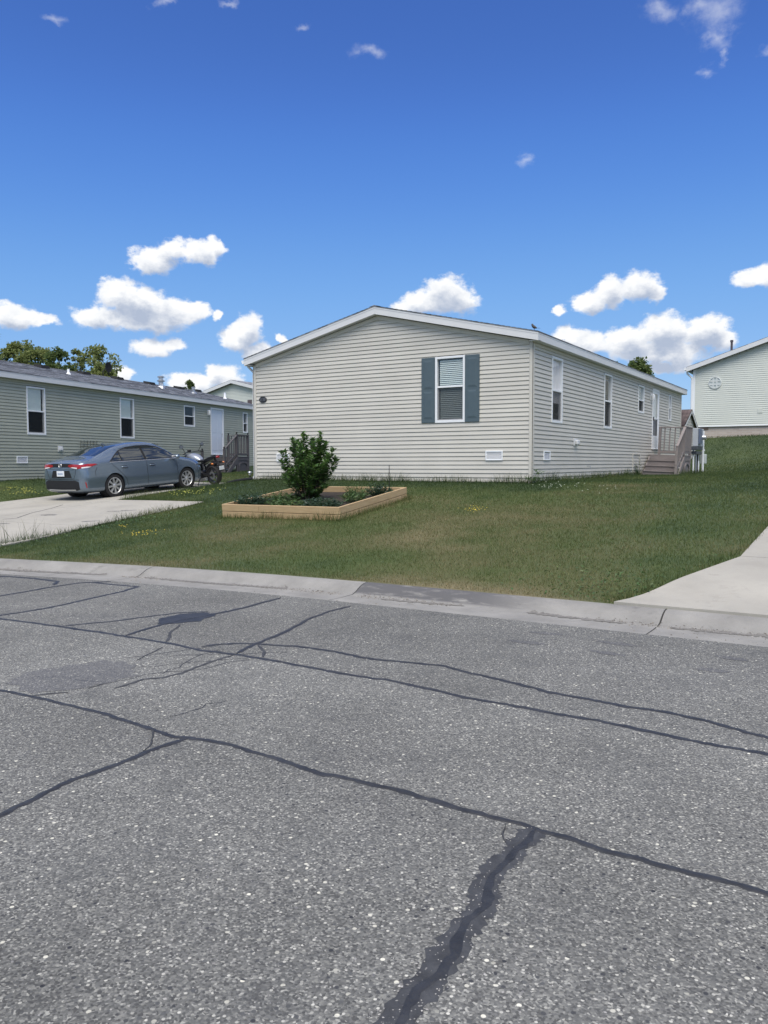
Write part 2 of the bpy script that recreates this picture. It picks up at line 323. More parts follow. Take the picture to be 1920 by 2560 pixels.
def grassmat(name, attr, tl=.25):
    m = bpy.data.materials.new(name); m.use_nodes = True; nt = m.node_tree; N = nt.nodes; L = nt.links
    b = N['Principled BSDF']; b.inputs['Roughness'].default_value = .6; b.inputs['Specular IOR Level'].default_value = .25
    a = N.new('ShaderNodeAttribute'); a.attribute_name = attr; L.new(a.outputs['Color'], b.inputs['Base Color'])
    if tl:
        t = N.new('ShaderNodeBsdfTranslucent'); mx = N.new('ShaderNodeMixShader'); mx.inputs[0].default_value = tl; L.new(a.outputs['Color'], t.inputs[0])
        L.new(b.outputs[0], mx.inputs[1]); L.new(t.outputs[0], mx.inputs[2]); L.new(mx.outputs[0], N['Material Output'].inputs[0])
    return m
M['blade'] = grassmat('grass_blade', 'tone', .22); M['turf'] = grassmat('turf', 'tone', 0)
GREEN = np.array((.096, .136, .040)); DEEP = np.array((.046, .078, .028)); OLIVE = np.array((.135, .142, .056)); STRAW = np.array((.33, .27, .155))
def grasscol(d, r):
    d = np.clip(d[:, None]*1.0+(r[:, None]-.5)*.5, 0, 1)
    a = np.clip(d/.33, 0, 1); b = np.clip((d-.33)/.27, 0, 1); c = np.clip((d-.6)/.35, 0, 1)
    col = DEEP*(1-a)+GREEN*a; col = col*(1-b)+OLIVE*b; return (col*(1-c)+STRAW*c)*.88
def setcol(me, col):
    at = me.color_attributes.new('tone', 'FLOAT_COLOR', 'POINT'); at.data.foreach_set('color', np.column_stack([col, np.ones(len(col))]).astype(np.float32).ravel())

gm = MB(); gm.quad((-1500, -1500, -.12), (1500, -1500, -.12), (1500, 1500, -.12), (-1500, 1500, -.12))
tag(gm.build('ground', mat('far_ground', (.06, .085, .035), .9, var=.3, vscale=.02)), kind='structure')
def spaced(parts): return np.unique(np.round(np.concatenate([np.arange(*p) for p in parts]), 3))
gx = spaced([(-120, -24, 4.), (-24, 12, .45), (12, 84, 4.)]); gt = np.concatenate([[0], spaced([(.15, 1.6, .24), (1.6, 28, .45), (28, 130, 5.)])])
GX, GT = np.meshgrid(gx, gt); GY = yback(GX)+GT; GZ = hgt(GX, GY)-.004
nx, ny = len(gx), len(gt); V = np.column_stack([GX.ravel(), GY.ravel(), GZ.ravel()])
idx = np.arange(nx*ny).reshape(ny, nx); F = np.column_stack([idx[:-1, :-1].ravel(), idx[:-1, 1:].ravel(), idx[1:, 1:].ravel(), idx[1:, :-1].ravel()])
lawn = npmesh('lawn', V, F, 'turf', smooth=True); tag(lawn, kind='structure')
setcol(lawn.data, grasscol(dryness(V[:, 0], V[:, 1]), np.full(len(V), .45))*.75)

# plan outlines that carry no grass
DRIVE_L = [(-14.9, -12.6), (-5.55, -10.6), (-6.13, -9.2), (-6.35, -7.1), (-6.84, -5.07), (-7.0, -3.36), (-10.2, -3.25), (-10.2, 2.3), (-13.4, 2.3), (-13.4, -3.2), (-13.6, -5.)]
DRIVE_R = [(4.47, -9.5), (5.3, -7.0), (5.42, -5.6), (5.5, 2.0), (10.6, 2.0), (10.7, -7), (11.6, -9.5)]
LROT = math.radians(12.2); LP0 = Vector((-16.69, -1.67, 0)); LV = Vector((-math.sin(LROT), math.cos(LROT), 0)); LN = Vector((math.cos(LROT), math.sin(LROT), 0))
LORG = LP0-LV*1.1
def lrect(s0, s1, a0, a1): return [tuple((LORG+LV*s+LN*a)[:2]) for s, a in ((s0, a0), (s0, a1), (s1, a1), (s1, a0))]
PL_C, PL_ROT, PL_W, PL_D = (-2.84, -4.41), math.radians(4), 2.64, 2.78
def prect(hw, hd): return [(PL_C[0]+x*math.cos(PL_ROT)-y*math.sin(PL_ROT), PL_C[1]+x*math.sin(PL_ROT)+y*math.cos(PL_ROT)) for x, y in ((-hw, -hd), (hw, -hd), (hw, hd), (-hw, hd))]
NOGRASS = [DRIVE_L, DRIVE_R, [(-8.27, 0), (.02, 0), (.02, 16.6), (-8.27, 16.6)], lrect(0, 18, -8.3, .02), prect(PL_W/2, PL_D/2), [(0, 9.75), (1.3, 9.75), (1.3, 12.1), (0, 12.1)]]
def ok_grass(x, y):
    k = y > yback(x)+.015+.03*vnoise(x, y*0, 4.0, 5)
    for p in NOGRASS: k &= ~inpoly(x, y, p)
    return k
def scatter(x0, x1, y0, y1, dens):
    n = int((x1-x0)*(y1-y0)*dens); x = rng.uniform(x0, x1, n); y = rng.uniform(y0, y1, n); k = ok_grass(x, y); return x[k], y[k]
BX, BY, BH, BW = [], [], [], []
def zone(x0, x1, y0, y1, dens, h, w):
    x, y = scatter(x0, x1, y0, y1, dens); BX.append(x); BY.append(y); BH.append(.68*h*rng.uniform(.4, 1.45, len(x))); BW.append(np.full(len(x), w)*rng.uniform(.7, 1.3, len(x)))
zone(-7, 5.6, -10.9, -7.0, 2600, .048, .0065); zone(-13, 5.7, -7.0, -4, 2100, .052, .0075); zone(-14, 5.7, -4, 0, 1500, .056, .009)
zone(0, 6.2, 0, 6, 1000, .06, .011); zone(0, 6, 6, 14, 620, .06, .014); zone(-1, 9, 14, 26, 260, .06, .022)
zone(-18, -13.2, -7, 2.5, 800, .06, .011); zone(-18, -8.2, 2.2, 12, 350, .07, .016); zone(-10.3, -8.2, -3.3, 2.3, 1000, .06, .011)
# taller, unmown grass against walls, kerb joints, planter and drive edges
def edge(pts, dens, h, spread=.06):
    for (a, b) in zip(pts[:-1], pts[1:]):
        a = np.array(a); b = np.array(b); n = int(np.hypot(*(b-a))*dens); t = rng.random(n)[:, None]; p = a+(b-a)*t+rng.normal(0, spread, (n, 2))
        k = ok_grass(p[:, 0], p[:, 1]); p = p[k]; BX.append(p[:, 0]); BY.append(p[:, 1]); BH.append(h*rng.uniform(.35, 1.5, len(p))*(.55+.9*vnoise(p[:, 0], p[:, 1], 1.7, 4))); BW.append(np.full(len(p), .009))
edge([(-8.27, -.06), (0.05, -.06)], 340, .14); edge([(.07, 0), (.07, 9.6)], 240, .15); edge(prect(PL_W/2+.04, PL_D/2+.04)+prect(PL_W/2+.04, PL_D/2+.04)[:1], 330, .12)
edge([(-5.6, -10.5), (-6.1, -9.2), (-6.3, -7.1), (-6.8, -5.07), (-6.98, -3.3), (-10.1, -3.2), (-10.1, 2.2)], 260, .11); edge([(4.4, -9.45), (5.25, -7), (5.38, -5.6), (5.45, 1)], 160, .06)
edge([(-6.2, -9.6), (-6.1, -9.0), (-6.2, -8.2)], 60, .26, .08)
edge([(-13.45, 2), (-13.45, -4.5)], 160, .08); edge([(1.33, 9.7), (1.33, 13.5)], 220, .13); edge(lrect(0, 12, .06, .06)[::3], 120, .09)
bx = np.concatenate(BX); by = np.concatenate(BY); bh = np.concatenate(BH); bw = np.concatenate(BW); nb = len(bx)
bz = hgt(bx, by)-.006; an = rng.uniform(0, 2*np.pi, nb); le = rng.normal(0, .55, nb); la = rng.uniform(0, 2*np.pi, nb)
dry = dryness(bx, by); bh = bh*(1.12-.35*dry)
V = np.empty((nb, 3, 3), np.float32); ox, oy = np.cos(an)*bw/2, np.sin(an)*bw/2
V[:, 0] = np.column_stack([bx-ox, by-oy, bz]); V[:, 1] = np.column_stack([bx+ox, by+oy, bz]); V[:, 2] = np.column_stack([bx+np.cos(la)*le*bh, by+np.sin(la)*le*bh, bz+bh])
grass = npmesh('grass', V.reshape(-1, 3), np.arange(nb*3).reshape(-1, 3), 'blade')
tag(grass, 'short patchy green and straw coloured grass blades covering the lawn', 'grass', kind='stuff')
gc = grasscol(dry, rng.random(nb))*rng.uniform(.75, 1.25, (nb, 1)); setcol(grass.data, np.repeat(gc, 3, 0))

# ------------------------------------------------------------------ road
def asphalt():
    m = bpy.data.materials.new('worn_asphalt'); m.use_nodes = True; nt = m.node_tree; N = nt.nodes; L = nt.links; b = N['Principled BSDF']; b.inputs['Roughness'].default_value = .85; b.inputs['Specular IOR Level'].default_value = .25
    g = N.new('ShaderNodeNewGeometry'); P = g.outputs['Position']
    def vor(scale, rnd=1.):
        v = N.new('ShaderNodeTexVoronoi'); v.inputs['Scale'].default_value = scale; v.inputs['Randomness'].default_value = rnd; v.voronoi_dimensions = '2D'; L.new(P, v.inputs['Vector']); return v
    def sep(c): s = N.new('ShaderNodeSeparateColor'); L.new(c, s.inputs[0]); return s.outputs
    def ramp(f, st):
        r = N.new('ShaderNodeValToRGB'); e = r.color_ramp.elements
        while len(e) < len(st): e.new(.5)
        for i, (p, c) in enumerate(st): e[i].position = p; e[i].color = tuple(c)+(1,)
        L.new(f, r.inputs[0]); return r.outputs[0]
    def noise(scale, det=5, ro=.6):
        n = N.new('ShaderNodeTexNoise'); n.inputs['Scale'].default_value = scale; n.inputs['Detail'].default_value = det; n.inputs['Roughness'].default_value = ro; L.new(P, n.inputs['Vector']); return n.outputs['Fac']
    def mixc(a, b_, f, mode='MIX'):
        x = N.new('ShaderNodeMix'); x.data_type = 'RGBA'; x.blend_type = mode
        for k, v in (('Factor', f), ('A', a), ('B', b_)):
            if isinstance(v, (int, float)): x.inputs[k].default_value = v
            elif isinstance(v, tuple): x.inputs[k].default_value = v
            else: L.new(v, x.inputs[k])
        return x.outputs['Result']
    def mr(v, a, b_, c=0., d=1.):
        n = N.new('ShaderNodeMapRange'); L.new(v, n.inputs['Value'])
        for k, z in zip(('From Min', 'From Max', 'To Min', 'To Max'), (a, b_, c, d)): n.inputs[k].default_value = z
        return n.outputs[0]
    fine = vor(140); mid = vor(74); big = vor(44)
    ST = [(0, (.066, .066, .068)), (.35, (.112, .112, .113)), (.7, (.148, .148, .147)), (.92, (.22, .218, .212)), (1, (.33, .325, .312))]
    c1 = ramp(sep(fine.outputs['Color'])[0], ST)
    s2 = sep(mid.outputs['Color']); c2 = ramp(s2[1], [(0, (.06, .061, .064)), (.5, (.118, .119, .121)), (.86, (.18, .179, .175)), (.93, (.29, .285, .272)), (1, (.48, .47, .445))])
    s3 = sep(big.outputs['Color']); c3 = ramp(s3[1], [(0, (.03, .032, .04)), (.4, (.10, .102, .108)), (.8, (.20, .198, .19)), (1, (.60, .58, .52))])
    use2 = mr(s2[0], .45, .5); in2 = mr(mid.outputs['Distance'], .42, .34)
    f2 = N.new('ShaderNodeMath'); f2.operation = 'MULTIPLY'; L.new(use2, f2.inputs[0]); L.new(in2, f2.inputs[1])
    use3 = mr(s3[0], .88, .90); in3 = mr(big.outputs['Distance'], .36, .28); f3 = N.new('ShaderNodeMath'); f3.operation = 'MULTIPLY'; L.new(use3, f3.inputs[0]); L.new(in3, f3.inputs[1])
    c = mixc(c1, c2, f2.outputs[0]); c = mixc(c, c3, f3.outputs[0])
    blot = mr(noise(.55, 6, .6), .3, .7, .84, 1.18); cb = N.new('ShaderNodeCombineXYZ')
    for i in range(3): L.new(blot, cb.inputs[i])
    c = mixc(c, cb.outputs[0], 1., 'MULTIPLY')
    # the paving pass between the two long joints is older, paler and finer
    spy = N.new('ShaderNodeSeparateXYZ'); L.new(P, spy.inputs[0]); la = mr(spy.outputs[1], -14.28, -14.22); lb = mr(spy.outputs[1], -12.68, -12.74); ln_ = N.new('ShaderNodeMath'); ln_.operation = 'MULTIPLY'; L.new(la, ln_.inputs[0]); L.new(lb, ln_.inputs[1])
    lf = N.new('ShaderNodeMath'); lf.operation = 'MULTIPLY'; L.new(ln_.outputs[0], lf.inputs[0]); lf.inputs[1].default_value = .42; c = mixc(c, (1.34, 1.34, 1.33, 1), lf.outputs[0], 'MULTIPLY')
    wear = mr(noise(1.6, 7, .7), .52, .68); c = mixc(c, (.075, .077, .083, 1), mr(wear, 0, 1, 0, .42))
    dk = mr(noise(5.5, 6, .7), .60, .72); c = mixc(c, (.06, .062, .072, 1), mr(dk, 0, 1, 0, .34))
    c = mixc(c, (1.06, 1.07, 1.02, 1), 1., 'MULTIPLY'); L.new(c, b.inputs['Base Color'])
    h = N.new('ShaderNodeMath'); h.operation = 'MULTIPLY_ADD'; L.new(mid.outputs['Distance'], h.inputs[0]); h.inputs[1].default_value = -.8; L.new(sep(fine.outputs['Color'])[2], h.inputs[2])
    bp = N.new('ShaderNodeBump'); bp.inputs['Strength'].default_value = .55; bp.inputs['Distance'].default_value = .006; L.new(h.outputs[0], bp.inputs['Height']); L.new(bp.outputs[0], b.inputs['Normal'])
    return m
M['asphalt'] = asphalt(); M['silt'] = mat('gutter_silt', (.17, .163, .15), .9, var=.35, vscale=25, bump=.6, bscale=80)
M['tar'] = mat('crack_sealer', (.030, .032, .037), .5, var=.35, vscale=9, bump=.5, bscale=45, spec=.35)
M['tar_worn'] = mat('worn_crack_sealer', (.055, .058, .064), .7, var=.3, vscale=14, bump=.4, bscale=70, spec=.2)
M['kerb'] = mat('kerb_concrete', (.235, .23, .215), .85, var=.2, vscale=2.2, bump=.25, bscale=120)
def stained():
    m = M['kerb'].copy(); m.name = 'stained_kerb_concrete'; nt = m.node_tree; N = nt.nodes; L = nt.links; b = N['Principled BSDF']; src = b.inputs['Base Color'].links[0].from_socket
    tc = N.new('ShaderNodeTexCoord'); sp = N.new('ShaderNodeSeparateXYZ'); L.new(tc.outputs['Object'], sp.inputs[0])
    def mr(v, a, b_): n = N.new('ShaderNodeMapRange'); n.interpolation_type = 'SMOOTHSTEP'; n.inputs['From Min'].default_value = a; n.inputs['From Max'].default_value = b_; L.new(v, n.inputs['Value']); return n.outputs[0]
    def mul(a, b_, op='MULTIPLY'): n = N.new('ShaderNodeMath'); n.operation = op; L.new(a, n.inputs[0]); L.new(b_, n.inputs[1]); return n.outputs[0]
    mp = N.new('ShaderNodeMapping'); mp.inputs['Scale'].default_value = (1.2, 5, 5); L.new(tc.outputs['Object'], mp.inputs[0]); n = N.new('ShaderNodeTexNoise'); n.inputs['Scale'].default_value = 2.2; n.inputs['Detail'].default_value = 8; n.inputs['Roughness'].default_value = .68; L.new(mp.outputs[0], n.inputs['Vector'])
    f = mul(mul(mr(sp.outputs[0], 4.1, 2.9), mr(sp.outputs[2], -.008, .012)), mr(n.outputs['Fac'], .30, .50)); x = N.new('ShaderNodeMix'); x.data_type = 'RGBA'; L.new(mul(f, mr(sp.outputs[0], 3.8, 3.0), 'MAXIMUM') if False else f, x.inputs['Factor']); L.new(src, x.inputs['A']); x.inputs['B'].default_value = (.095, .094, .096, 1); L.new(x.outputs['Result'], b.inputs['Base Color']); return m
M['kerb_dark'] = None
speckle(M['kerb'], .35, .15, 3.)
M['concrete'] = mat('driveway_concrete', (.345, .33, .29), .85, var=.13, vscale=1.3, bump=.2, bscale=140)
M['kerb_dark'] = stained(); speckle(M['concrete'], .28, .10, 2.6, (.55, .72))
rx_ = spaced([(-90, -8, 4.), (-8, 12, .5), (12, 90, 4.)]); rm = MB()
for a, b in zip(rx_[:-1], rx_[1:]):
    rm.quad((a, -20, 0), (b, -20, 0), (b, float(yasph(b)), 0), (a, float(yasph(a)), 0))
road = rm.build('road', 'asphalt'); tag(road, kind='structure')
CRACKS = [
  (0.045, [(-0.81,-12.76), (-0.58,-12.76), (0.24,-12.71), (0.81,-12.68), (1.57,-12.68), (2.08,-12.71), (2.66,-12.68), (3.28,-12.71), (3.73,-12.73), (3.79,-12.71), (4.41,-12.78), (4.72,-12.79), (5.14,-12.81), (5.53,-12.84), (5.87,-12.89), (6.22,-12.89), (6.37,-12.92)]),
  (0.045, [(1.99,-12.64), (2.02,-12.51), (2.19,-12.36), (2.31,-12.32), (2.64,-12.22), (3.02,-12.20), (3.30,-12.25), (3.46,-12.24), (3.56,-12.23), (3.97,-12.15), (4.13,-12.21), (4.48,-12.29), (4.85,-12.40), (5.17,-12.44), (5.40,-12.46), (5.60,-12.45), (5.87,-12.51), (6.05,-12.58), (6.19,-12.62), (6.35,-12.67)]),
  (0.045, [(2.39,-12.66), (2.33,-12.47), (2.29,-12.30), (2.23,-11.95), (2.03,-11.24), (1.98,-10.78), (2.00,-10.46)]),
  (0.05, [(1.02,-10.42), (1.09,-11.00), (1.07,-11.54), (1.01,-11.92), (1.01,-12.21), (1.10,-12.66)]),
  (0.04, [(0.26,-12.70), (0.47,-12.30), (0.60,-11.95), (0.71,-11.63), (0.92,-11.45)]),
  (0.06, [(-0.72,-12.76), (-0.72,-12.67), (-0.68,-12.12), (-0.78,-11.52), (-0.87,-11.05), (-0.99,-10.67), (-1.44,-10.72), (-1.75,-10.74)]),
  (0.05, [(-1.82,-12.08), (-1.83,-11.96), (-1.86,-11.49), (-1.90,-11.21), (-1.87,-10.83), (-1.63,-10.56)]),
  (0.07, [(-3.50,-11.02), (-3.33,-10.99), (-2.72,-10.89), (-2.22,-10.91), (-2.03,-11.11)]),
  (0.05, [(1.13,-12.06), (1.36,-12.37), (1.60,-12.66)]),
  (0.05, [(2.32,-12.33), (2.53,-12.49), (2.65,-12.64)]),
  (0.03, [(2.34,-13.82), (2.34,-13.56), (2.43,-13.47), (2.45,-13.31), (2.43,-13.09), (2.41,-12.84), (2.41,-12.69)]),
  (0.025, [(2.02,-14.23), (2.09,-14.13), (2.17,-14.05)]),
  (0.02, [(2.20,-13.91), (2.19,-13.77), (2.21,-13.73)]),
  (0.015, [(1.88,-13.22), (1.79,-13.02), (1.71,-12.81)]),
  (0.038, [(1.61,-14.26), (1.74,-14.25), (1.98,-14.22), (2.26,-14.22), (2.47,-14.21), (2.68,-14.22), (2.90,-14.23), (3.11,-14.25), (3.27,-14.27), (3.40,-14.29), (3.48,-14.26), (3.70,-14.23), (3.94,-14.24), (4.18,-14.26), (4.41,-14.28), (4.58,-14.27), (4.73,-14.27), (4.81,-14.27), (5.07,-14.28), (5.28,-14.30), (5.43,-14.30), (5.49,-14.32), (5.64,-14.32), (5.79,-14.34), (5.93,-14.33), (6.07,-14.35), (6.20,-14.35), (6.37,-14.36), (6.44,-14.37)]),
  (0.04, [(3.48,-14.26), (3.46,-14.36), (3.44,-14.51), (3.44,-14.66), (3.44,-14.81), (3.44,-14.95), (3.44,-14.89), (3.43,-15.04), (3.46,-15.21), (3.47,-15.29), (3.49,-15.37), (3.51,-15.45)]),
  (0.012, [(3.19,-14.26), (3.30,-14.35), (3.39,-14.46), (3.42,-14.53)]),
  (0.06, [(5.48,-14.31), (5.49,-14.48), (5.50,-14.63), (5.50,-14.74), (5.51,-14.84), (5.54,-14.95), (5.54,-15.05), (5.55,-15.14), (5.56,-15.24), (5.57,-15.34), (5.58,-15.44), (5.58,-15.51), (5.58,-15.59), (5.59,-15.66)]),
  (0.01, [(5.38,-14.33), (5.40,-14.42), (5.44,-14.48)]),
]

for k_ in (8, 9): CRACKS[k_] = (.028, CRACKS[k_][1])
CRACKS[15] = (CRACKS[15][0], [p for i, p in enumerate(CRACKS[15][1]) if i != 5])
def ribbon(pts, w, z=.004, seed=0, jag=.35):
    r = random.Random(seed); P = [Vector((x, y, 0)) for x, y in pts]; Q = []
    for a, b in zip(P[:-1], P[1:]):
        n = max(1, int((b-a).length/(.018 if w > .07 else .032)))
        for k in range(n): Q.append(a.lerp(b, k/n))
    Q.append(P[-1]); n = len(Q)
    for k in range(n):
        j = mnoise.noise(Vector((Q[k].x*3.1, Q[k].y*3.1, seed)))*.022+mnoise.noise(Vector((Q[k].x*11, Q[k].y*11, seed)))*.008
        t = (Q[min(k+1, n-1)]-Q[max(k-1, 0)]).normalized(); Q[k] = Q[k]+Vector((-t.y, t.x, 0))*j
    m = MB(); rag = .55 if w > .07 else 0
    for k in range(n):
        t = (Q[min(k+1, n-1)]-Q[max(k-1, 0)]).normalized(); nn = Vector((-t.y, t.x, 0))
        ta = min(1, (k+.4)/2.5, (n-k-.6)/2.5); a = w*.5*ta*(1+r.uniform(-jag, jag)+rag*mnoise.noise(Q[k]*9)); b = w*.5*ta*(1+r.uniform(-jag, jag)+rag*mnoise.noise(Q[k]*8+Vector((5, 0, 0))))
        m.v += [tuple(Q[k]+nn*a+Vector((0, 0, .0005))), tuple(Q[k]+nn*a*.55+Vector((0, 0, z))), tuple(Q[k]-nn*b*.55+Vector((0, 0, z))), tuple(Q[k]-nn*b+Vector((0, 0, .0005)))]
        if k: i = 4*k; m.f += [(i-4+q, i-3+q, i+1+q, i+q) for q in range(3)]
    return m
for i, (w, pts) in enumerate(CRACKS):
    ribbon(pts, .098 if i == 17 else w*(1. if w < .06 else .9), .004+.0006*(i % 4), i, .3 if i == 17 else .35).build('crack_seal', 'tar' if w > .03 and i != 17 else 'tar_worn', road, smooth=True)
core_ = [(x+.012*math.sin(k*1.7)+.008, y) for k, (x, y) in enumerate(CRACKS[17][1])]; ribbon(core_, .042, .0075, 77, .45).build('crack_seal', 'tar', road, smooth=True)
rr_ = random.Random(4)
for (x, y, dx, dy, n_) in ((2.2, -13.75, .05, .12, 9), (2.05, -13.35, .06, .10, 7), (1.75, -13.2, .03, .13, 6), (2.35, -13.4, -.02, .13, 7), (1.6, -13.9, .08, .03, 8), (2.0, -13.0, .09, .05, 8), (3.1, -14.05, .03, .09, 6)):
    q_ = [(x, y)]
    for k in range(n_): x += dx+rr_.uniform(-.06, .06); y += dy+rr_.uniform(-.05, .05); q_.append((x, y))
    ribbon(q_, .009, .002, 200+n_, .7).build('hairline_crack', 'tar', road)
def blob(outline, z, name, m, seed):
    r = random.Random(seed); c = Vector((sum(p[0] for p in outline)/len(outline), sum(p[1] for p in outline)/len(outline), 0)); pts = []
    n = len(outline)
    for k in range(n):
        a = Vector((*outline[k], 0)); b = Vector((*outline[(k+1) % n], 0))
        for q in range(8): p = a.lerp(b, q/8); d = p-c; pts.append(c+d*(1+.16*mnoise.noise(Vector((p.x*9, p.y*9, seed)))+r.uniform(-.05, .05)))
    mb = MB(); mb.v = [(c.x, c.y, z)]+[(p.x, p.y, z) for p in pts]; mb.f = [(0, 1+k, 1+(k+1) % len(pts)) for k in range(len(pts))]
    return mb.build(name, m, road)
blob([(.83,-12.02),(.76,-11.86),(.79,-11.64),(.96,-11.49),(1.12,-11.58),(1.2,-11.87),(1.07,-12.1),(.96,-12.16)], .0028, 'sealer_patch', 'tar', 5)
def patchmat():
    m = M['asphalt'].copy(); m.name = 'patched_asphalt'; nt = m.node_tree; b = nt.nodes['Principled BSDF']; src = b.inputs['Base Color'].links[0].from_socket
    x = nt.nodes.new('ShaderNodeMix'); x.data_type = 'RGBA'; x.inputs['Factor'].default_value = .5; nt.links.new(src, x.inputs['A']); x.inputs['B'].default_value = (.085, .087, .1, 1); nt.links.new(x.outputs['Result'], b.inputs['Base Color']); return m
M['patch'] = patchmat()
blob([(1.62,-14.12),(1.5,-13.99),(1.47,-13.75),(1.69,-13.3),(1.98,-13.33),(2.23,-13.55),(2.18,-13.82),(2.0,-14.2)], .0016, 'asphalt_patch', 'patch', 8)
for i, (x, y) in enumerate([(4.23,-10.69),(4.22,-11.11),(4.88,-10.77),(4.89,-11.14),(5.76,-10.82),(5.7,-11.27)]):
    ang = [k*math.pi/4 for k in range(8)]; blob([(x+math.cos(t)*.15*(1+.3*math.sin(i+t*2)), y+math.sin(t)*.055) for t in ang], .0018, 'oil_spot', 'patch', 20+i)

# ------------------------------------------------------------------ kerb, drives, loose stones
KX = [-75, -40, -25, -15.05, -11.7, -8.4, -5.08, -1.75, 1.56, 4.99, 8.3, 11.7, 15, 30, 60]
PROF = [(-.012, -.10), (-.012, -.004), (.28, -.012), (.50, -.010), (.56, .006), (.62, .038), (.68, .068), (.75, .088), (BACK-.005, .094), (BACK-.005, -.1)]
kb = MB()
for a, b in zip(rx_[:-1], rx_[1:]): kb.quad((a, float(yasph(a))-.02, -.03), (b, float(yasph(b))-.02, -.03), (b, float(yback(b)), -.03), (a, float(yback(a)), -.03))
kerb = kb.build('kerb', 'dark'); tag(kerb, kind='structure')
for i, (a, b) in enumerate(zip(KX[:-1], KX[1:])):
    n = max(6, int((b-a)/.3)); m = MB(); np_ = len(PROF)
    for k in range(n+1):
        x = a+.008+(b-a-.016)*k/n; y = float(yasph(x))
        for (py, pz) in PROF: m.v.append((x, y+py, pz+.0015*mnoise.noise(Vector((x*2, py*5, i)))))
    for k in range(n):
        for q in range(np_-1): c = k*np_+q; m.f.append((c, c+1, c+np_+1, c+np_))
    m.f.append(tuple(range(np_))); m.f.append(tuple(range(n*np_+np_-1, n*np_-1, -1)))
    m.build('kerb_segment', 'kerb_dark' if a == 1.56 else 'kerb', kerb, smooth=True)
def slab(parent, xl, xr, yb, yt, nu=10, nv=10, gap=.008):
    # xl/xr: (x at bottom, x at top); yb/yt: functions of x or numbers
    m = MB(); fb = yb if callable(yb) else (lambda x: yb); ft = yt if callable(yt) else (lambda x: yt); X = []; Y = []
    for j in range(nv+1):
        for i in range(nu+1):
            v = j/nv; u = i/nu; x = (xl[0]*(1-v)+xl[1]*v)+gap+((xr[0]-xl[0])*(1-v)+(xr[1]-xl[1])*v-2*gap)*u
            y = (fb(x)+gap)*(1-v)+(ft(x)-gap)*v; X.append(x); Y.append(y)
    Z = hgt(np.array(X), np.array(Y))+.022
    m.v = [(x, y, float(z)) for x, y, z in zip(X, Y, Z)]; w = nu+1
    for j in range(nv):
        for i in range(nu): c = j*w+i; m.f.append((c, c+1, c+w+1, c+w))
    rim = [i for i in range(w)]+[j*w+nu for j in range(1, nv+1)]+[nv*w+i for i in range(nu-1, -1, -1)]+[j*w for j in range(nv-1, 0, -1)]
    base = len(m.v); m.v += [(m.v[k][0], m.v[k][1], m.v[k][2]-.14) for k in rim]
    for k in range(len(rim)): q = (k+1) % len(rim); m.f.append((rim[k], base+k, base+q, rim[q]))
    return m.build('concrete_slab', 'concrete', parent, smooth=True)
fb = lambda x: float(yback(x))+.004
def drivebed(poly):
    m = MB(); m.poly([(x, y, h1(x, y)-.1) for x, y in poly]); o = m.build('driveway', 'dark'); return tag(o, kind='structure')
dl = drivebed(DRIVE_L); 
slab(dl, (-14.6, -13.7), (-10.2, -10.2), fb, -7.1); slab(dl, (-10.2, -10.2), (-5.6, -6.35), fb, -7.1)
slab(dl, (-13.7, -13.45), (-10.2, -10.2), -7.1, -3.3); slab(dl, (-10.2, -10.2), (-6.35, -7.05), -7.1, -3.3)
slab(dl, (-13.45, -13.35), (-10.2, -10.2), -3.3, -.6); slab(dl, (-13.35, -13.4), (-10.2, -10.2), -.6, 2.3)
dr = drivebed(DRIVE_R)
slab(dr, (4.47, 5.32), (8, 8), fb, -7.0); slab(dr, (8, 8), (11.6, 10.7), fb, -7.0); slab(dr, (5.32, 5.45), (8, 8), -7.0, -3.2); slab(dr, (8, 8), (10.7, 10.7), -7., -3.2); slab(dr, (5.45, 5.5), (8, 8), -3.2, 2); slab(dr, (8, 8), (10.7, 10.6), -3.2, 2.)
def drive_crack(pts, w, name='crack', m='tar_worn'):
    mb = ribbon(pts, w, .003, int(pts[0][0]*10), .6); xy = np.array([(v[0], v[1]) for v in mb.v]); z = hgt(xy[:, 0], xy[:, 1])+.0225
    mb.v = [(v[0], v[1], v[2]+float(h)) for v, h in zip(mb.v, z)]; return mb.build(name, m, dl)
drive_crack([(-9.6, -6.9), (-9.45, -6.66), (-9.7, -6.3), (-9.95, -5.95), (-10.4, -5.1), (-10.95, -4.35)], .03)
for (x, y, w) in ((-9.2, -6.06, .10), (-8.15, -5.1, .07), (-7.9, -4.9, .06), (-7.1, -6.6, .07), (-8.9, -7.4, .06)): drive_crack([(x-.16, y-.05), (x, y), (x+.2, y+.1)], w, 'oil_spot', 'tar')

def stones(name, P, sizes, m, parent=None, flat=.5):
    base = np.array([(1, 0, 0), (0, 1, 0), (-1, 0, 0), (0, -1, 0), (.1, .05, 1)], float); ft = np.array([(0, 1, 4), (1, 2, 4), (2, 3, 4), (3, 0, 4)])
    n = len(P); a = rng.uniform(0, 2*np.pi, n); sx = sizes*rng.uniform(.7, 1.3, n); sy = sizes*rng.uniform(.5, 1., n); B = np.repeat(base[None], n, 0)*rng.uniform(.75, 1.2, (n, 5, 1))
    X = B[:, :, 0]*sx[:, None]; Y = B[:, :, 1]*sy[:, None]; c, s = np.cos(a)[:, None], np.sin(a)[:, None]
    V = np.stack([X*c-Y*s+P[:, 0:1], X*s+Y*c+P[:, 1:2], B[:, :, 2]*(sizes*flat)[:, None]+P[:, 2:3]], 2).reshape(-1, 3)
    F = (np.arange(n)[:, None, None]*5+ft[None]).reshape(-1, 3); return npmesh(name, V, F, m, parent)
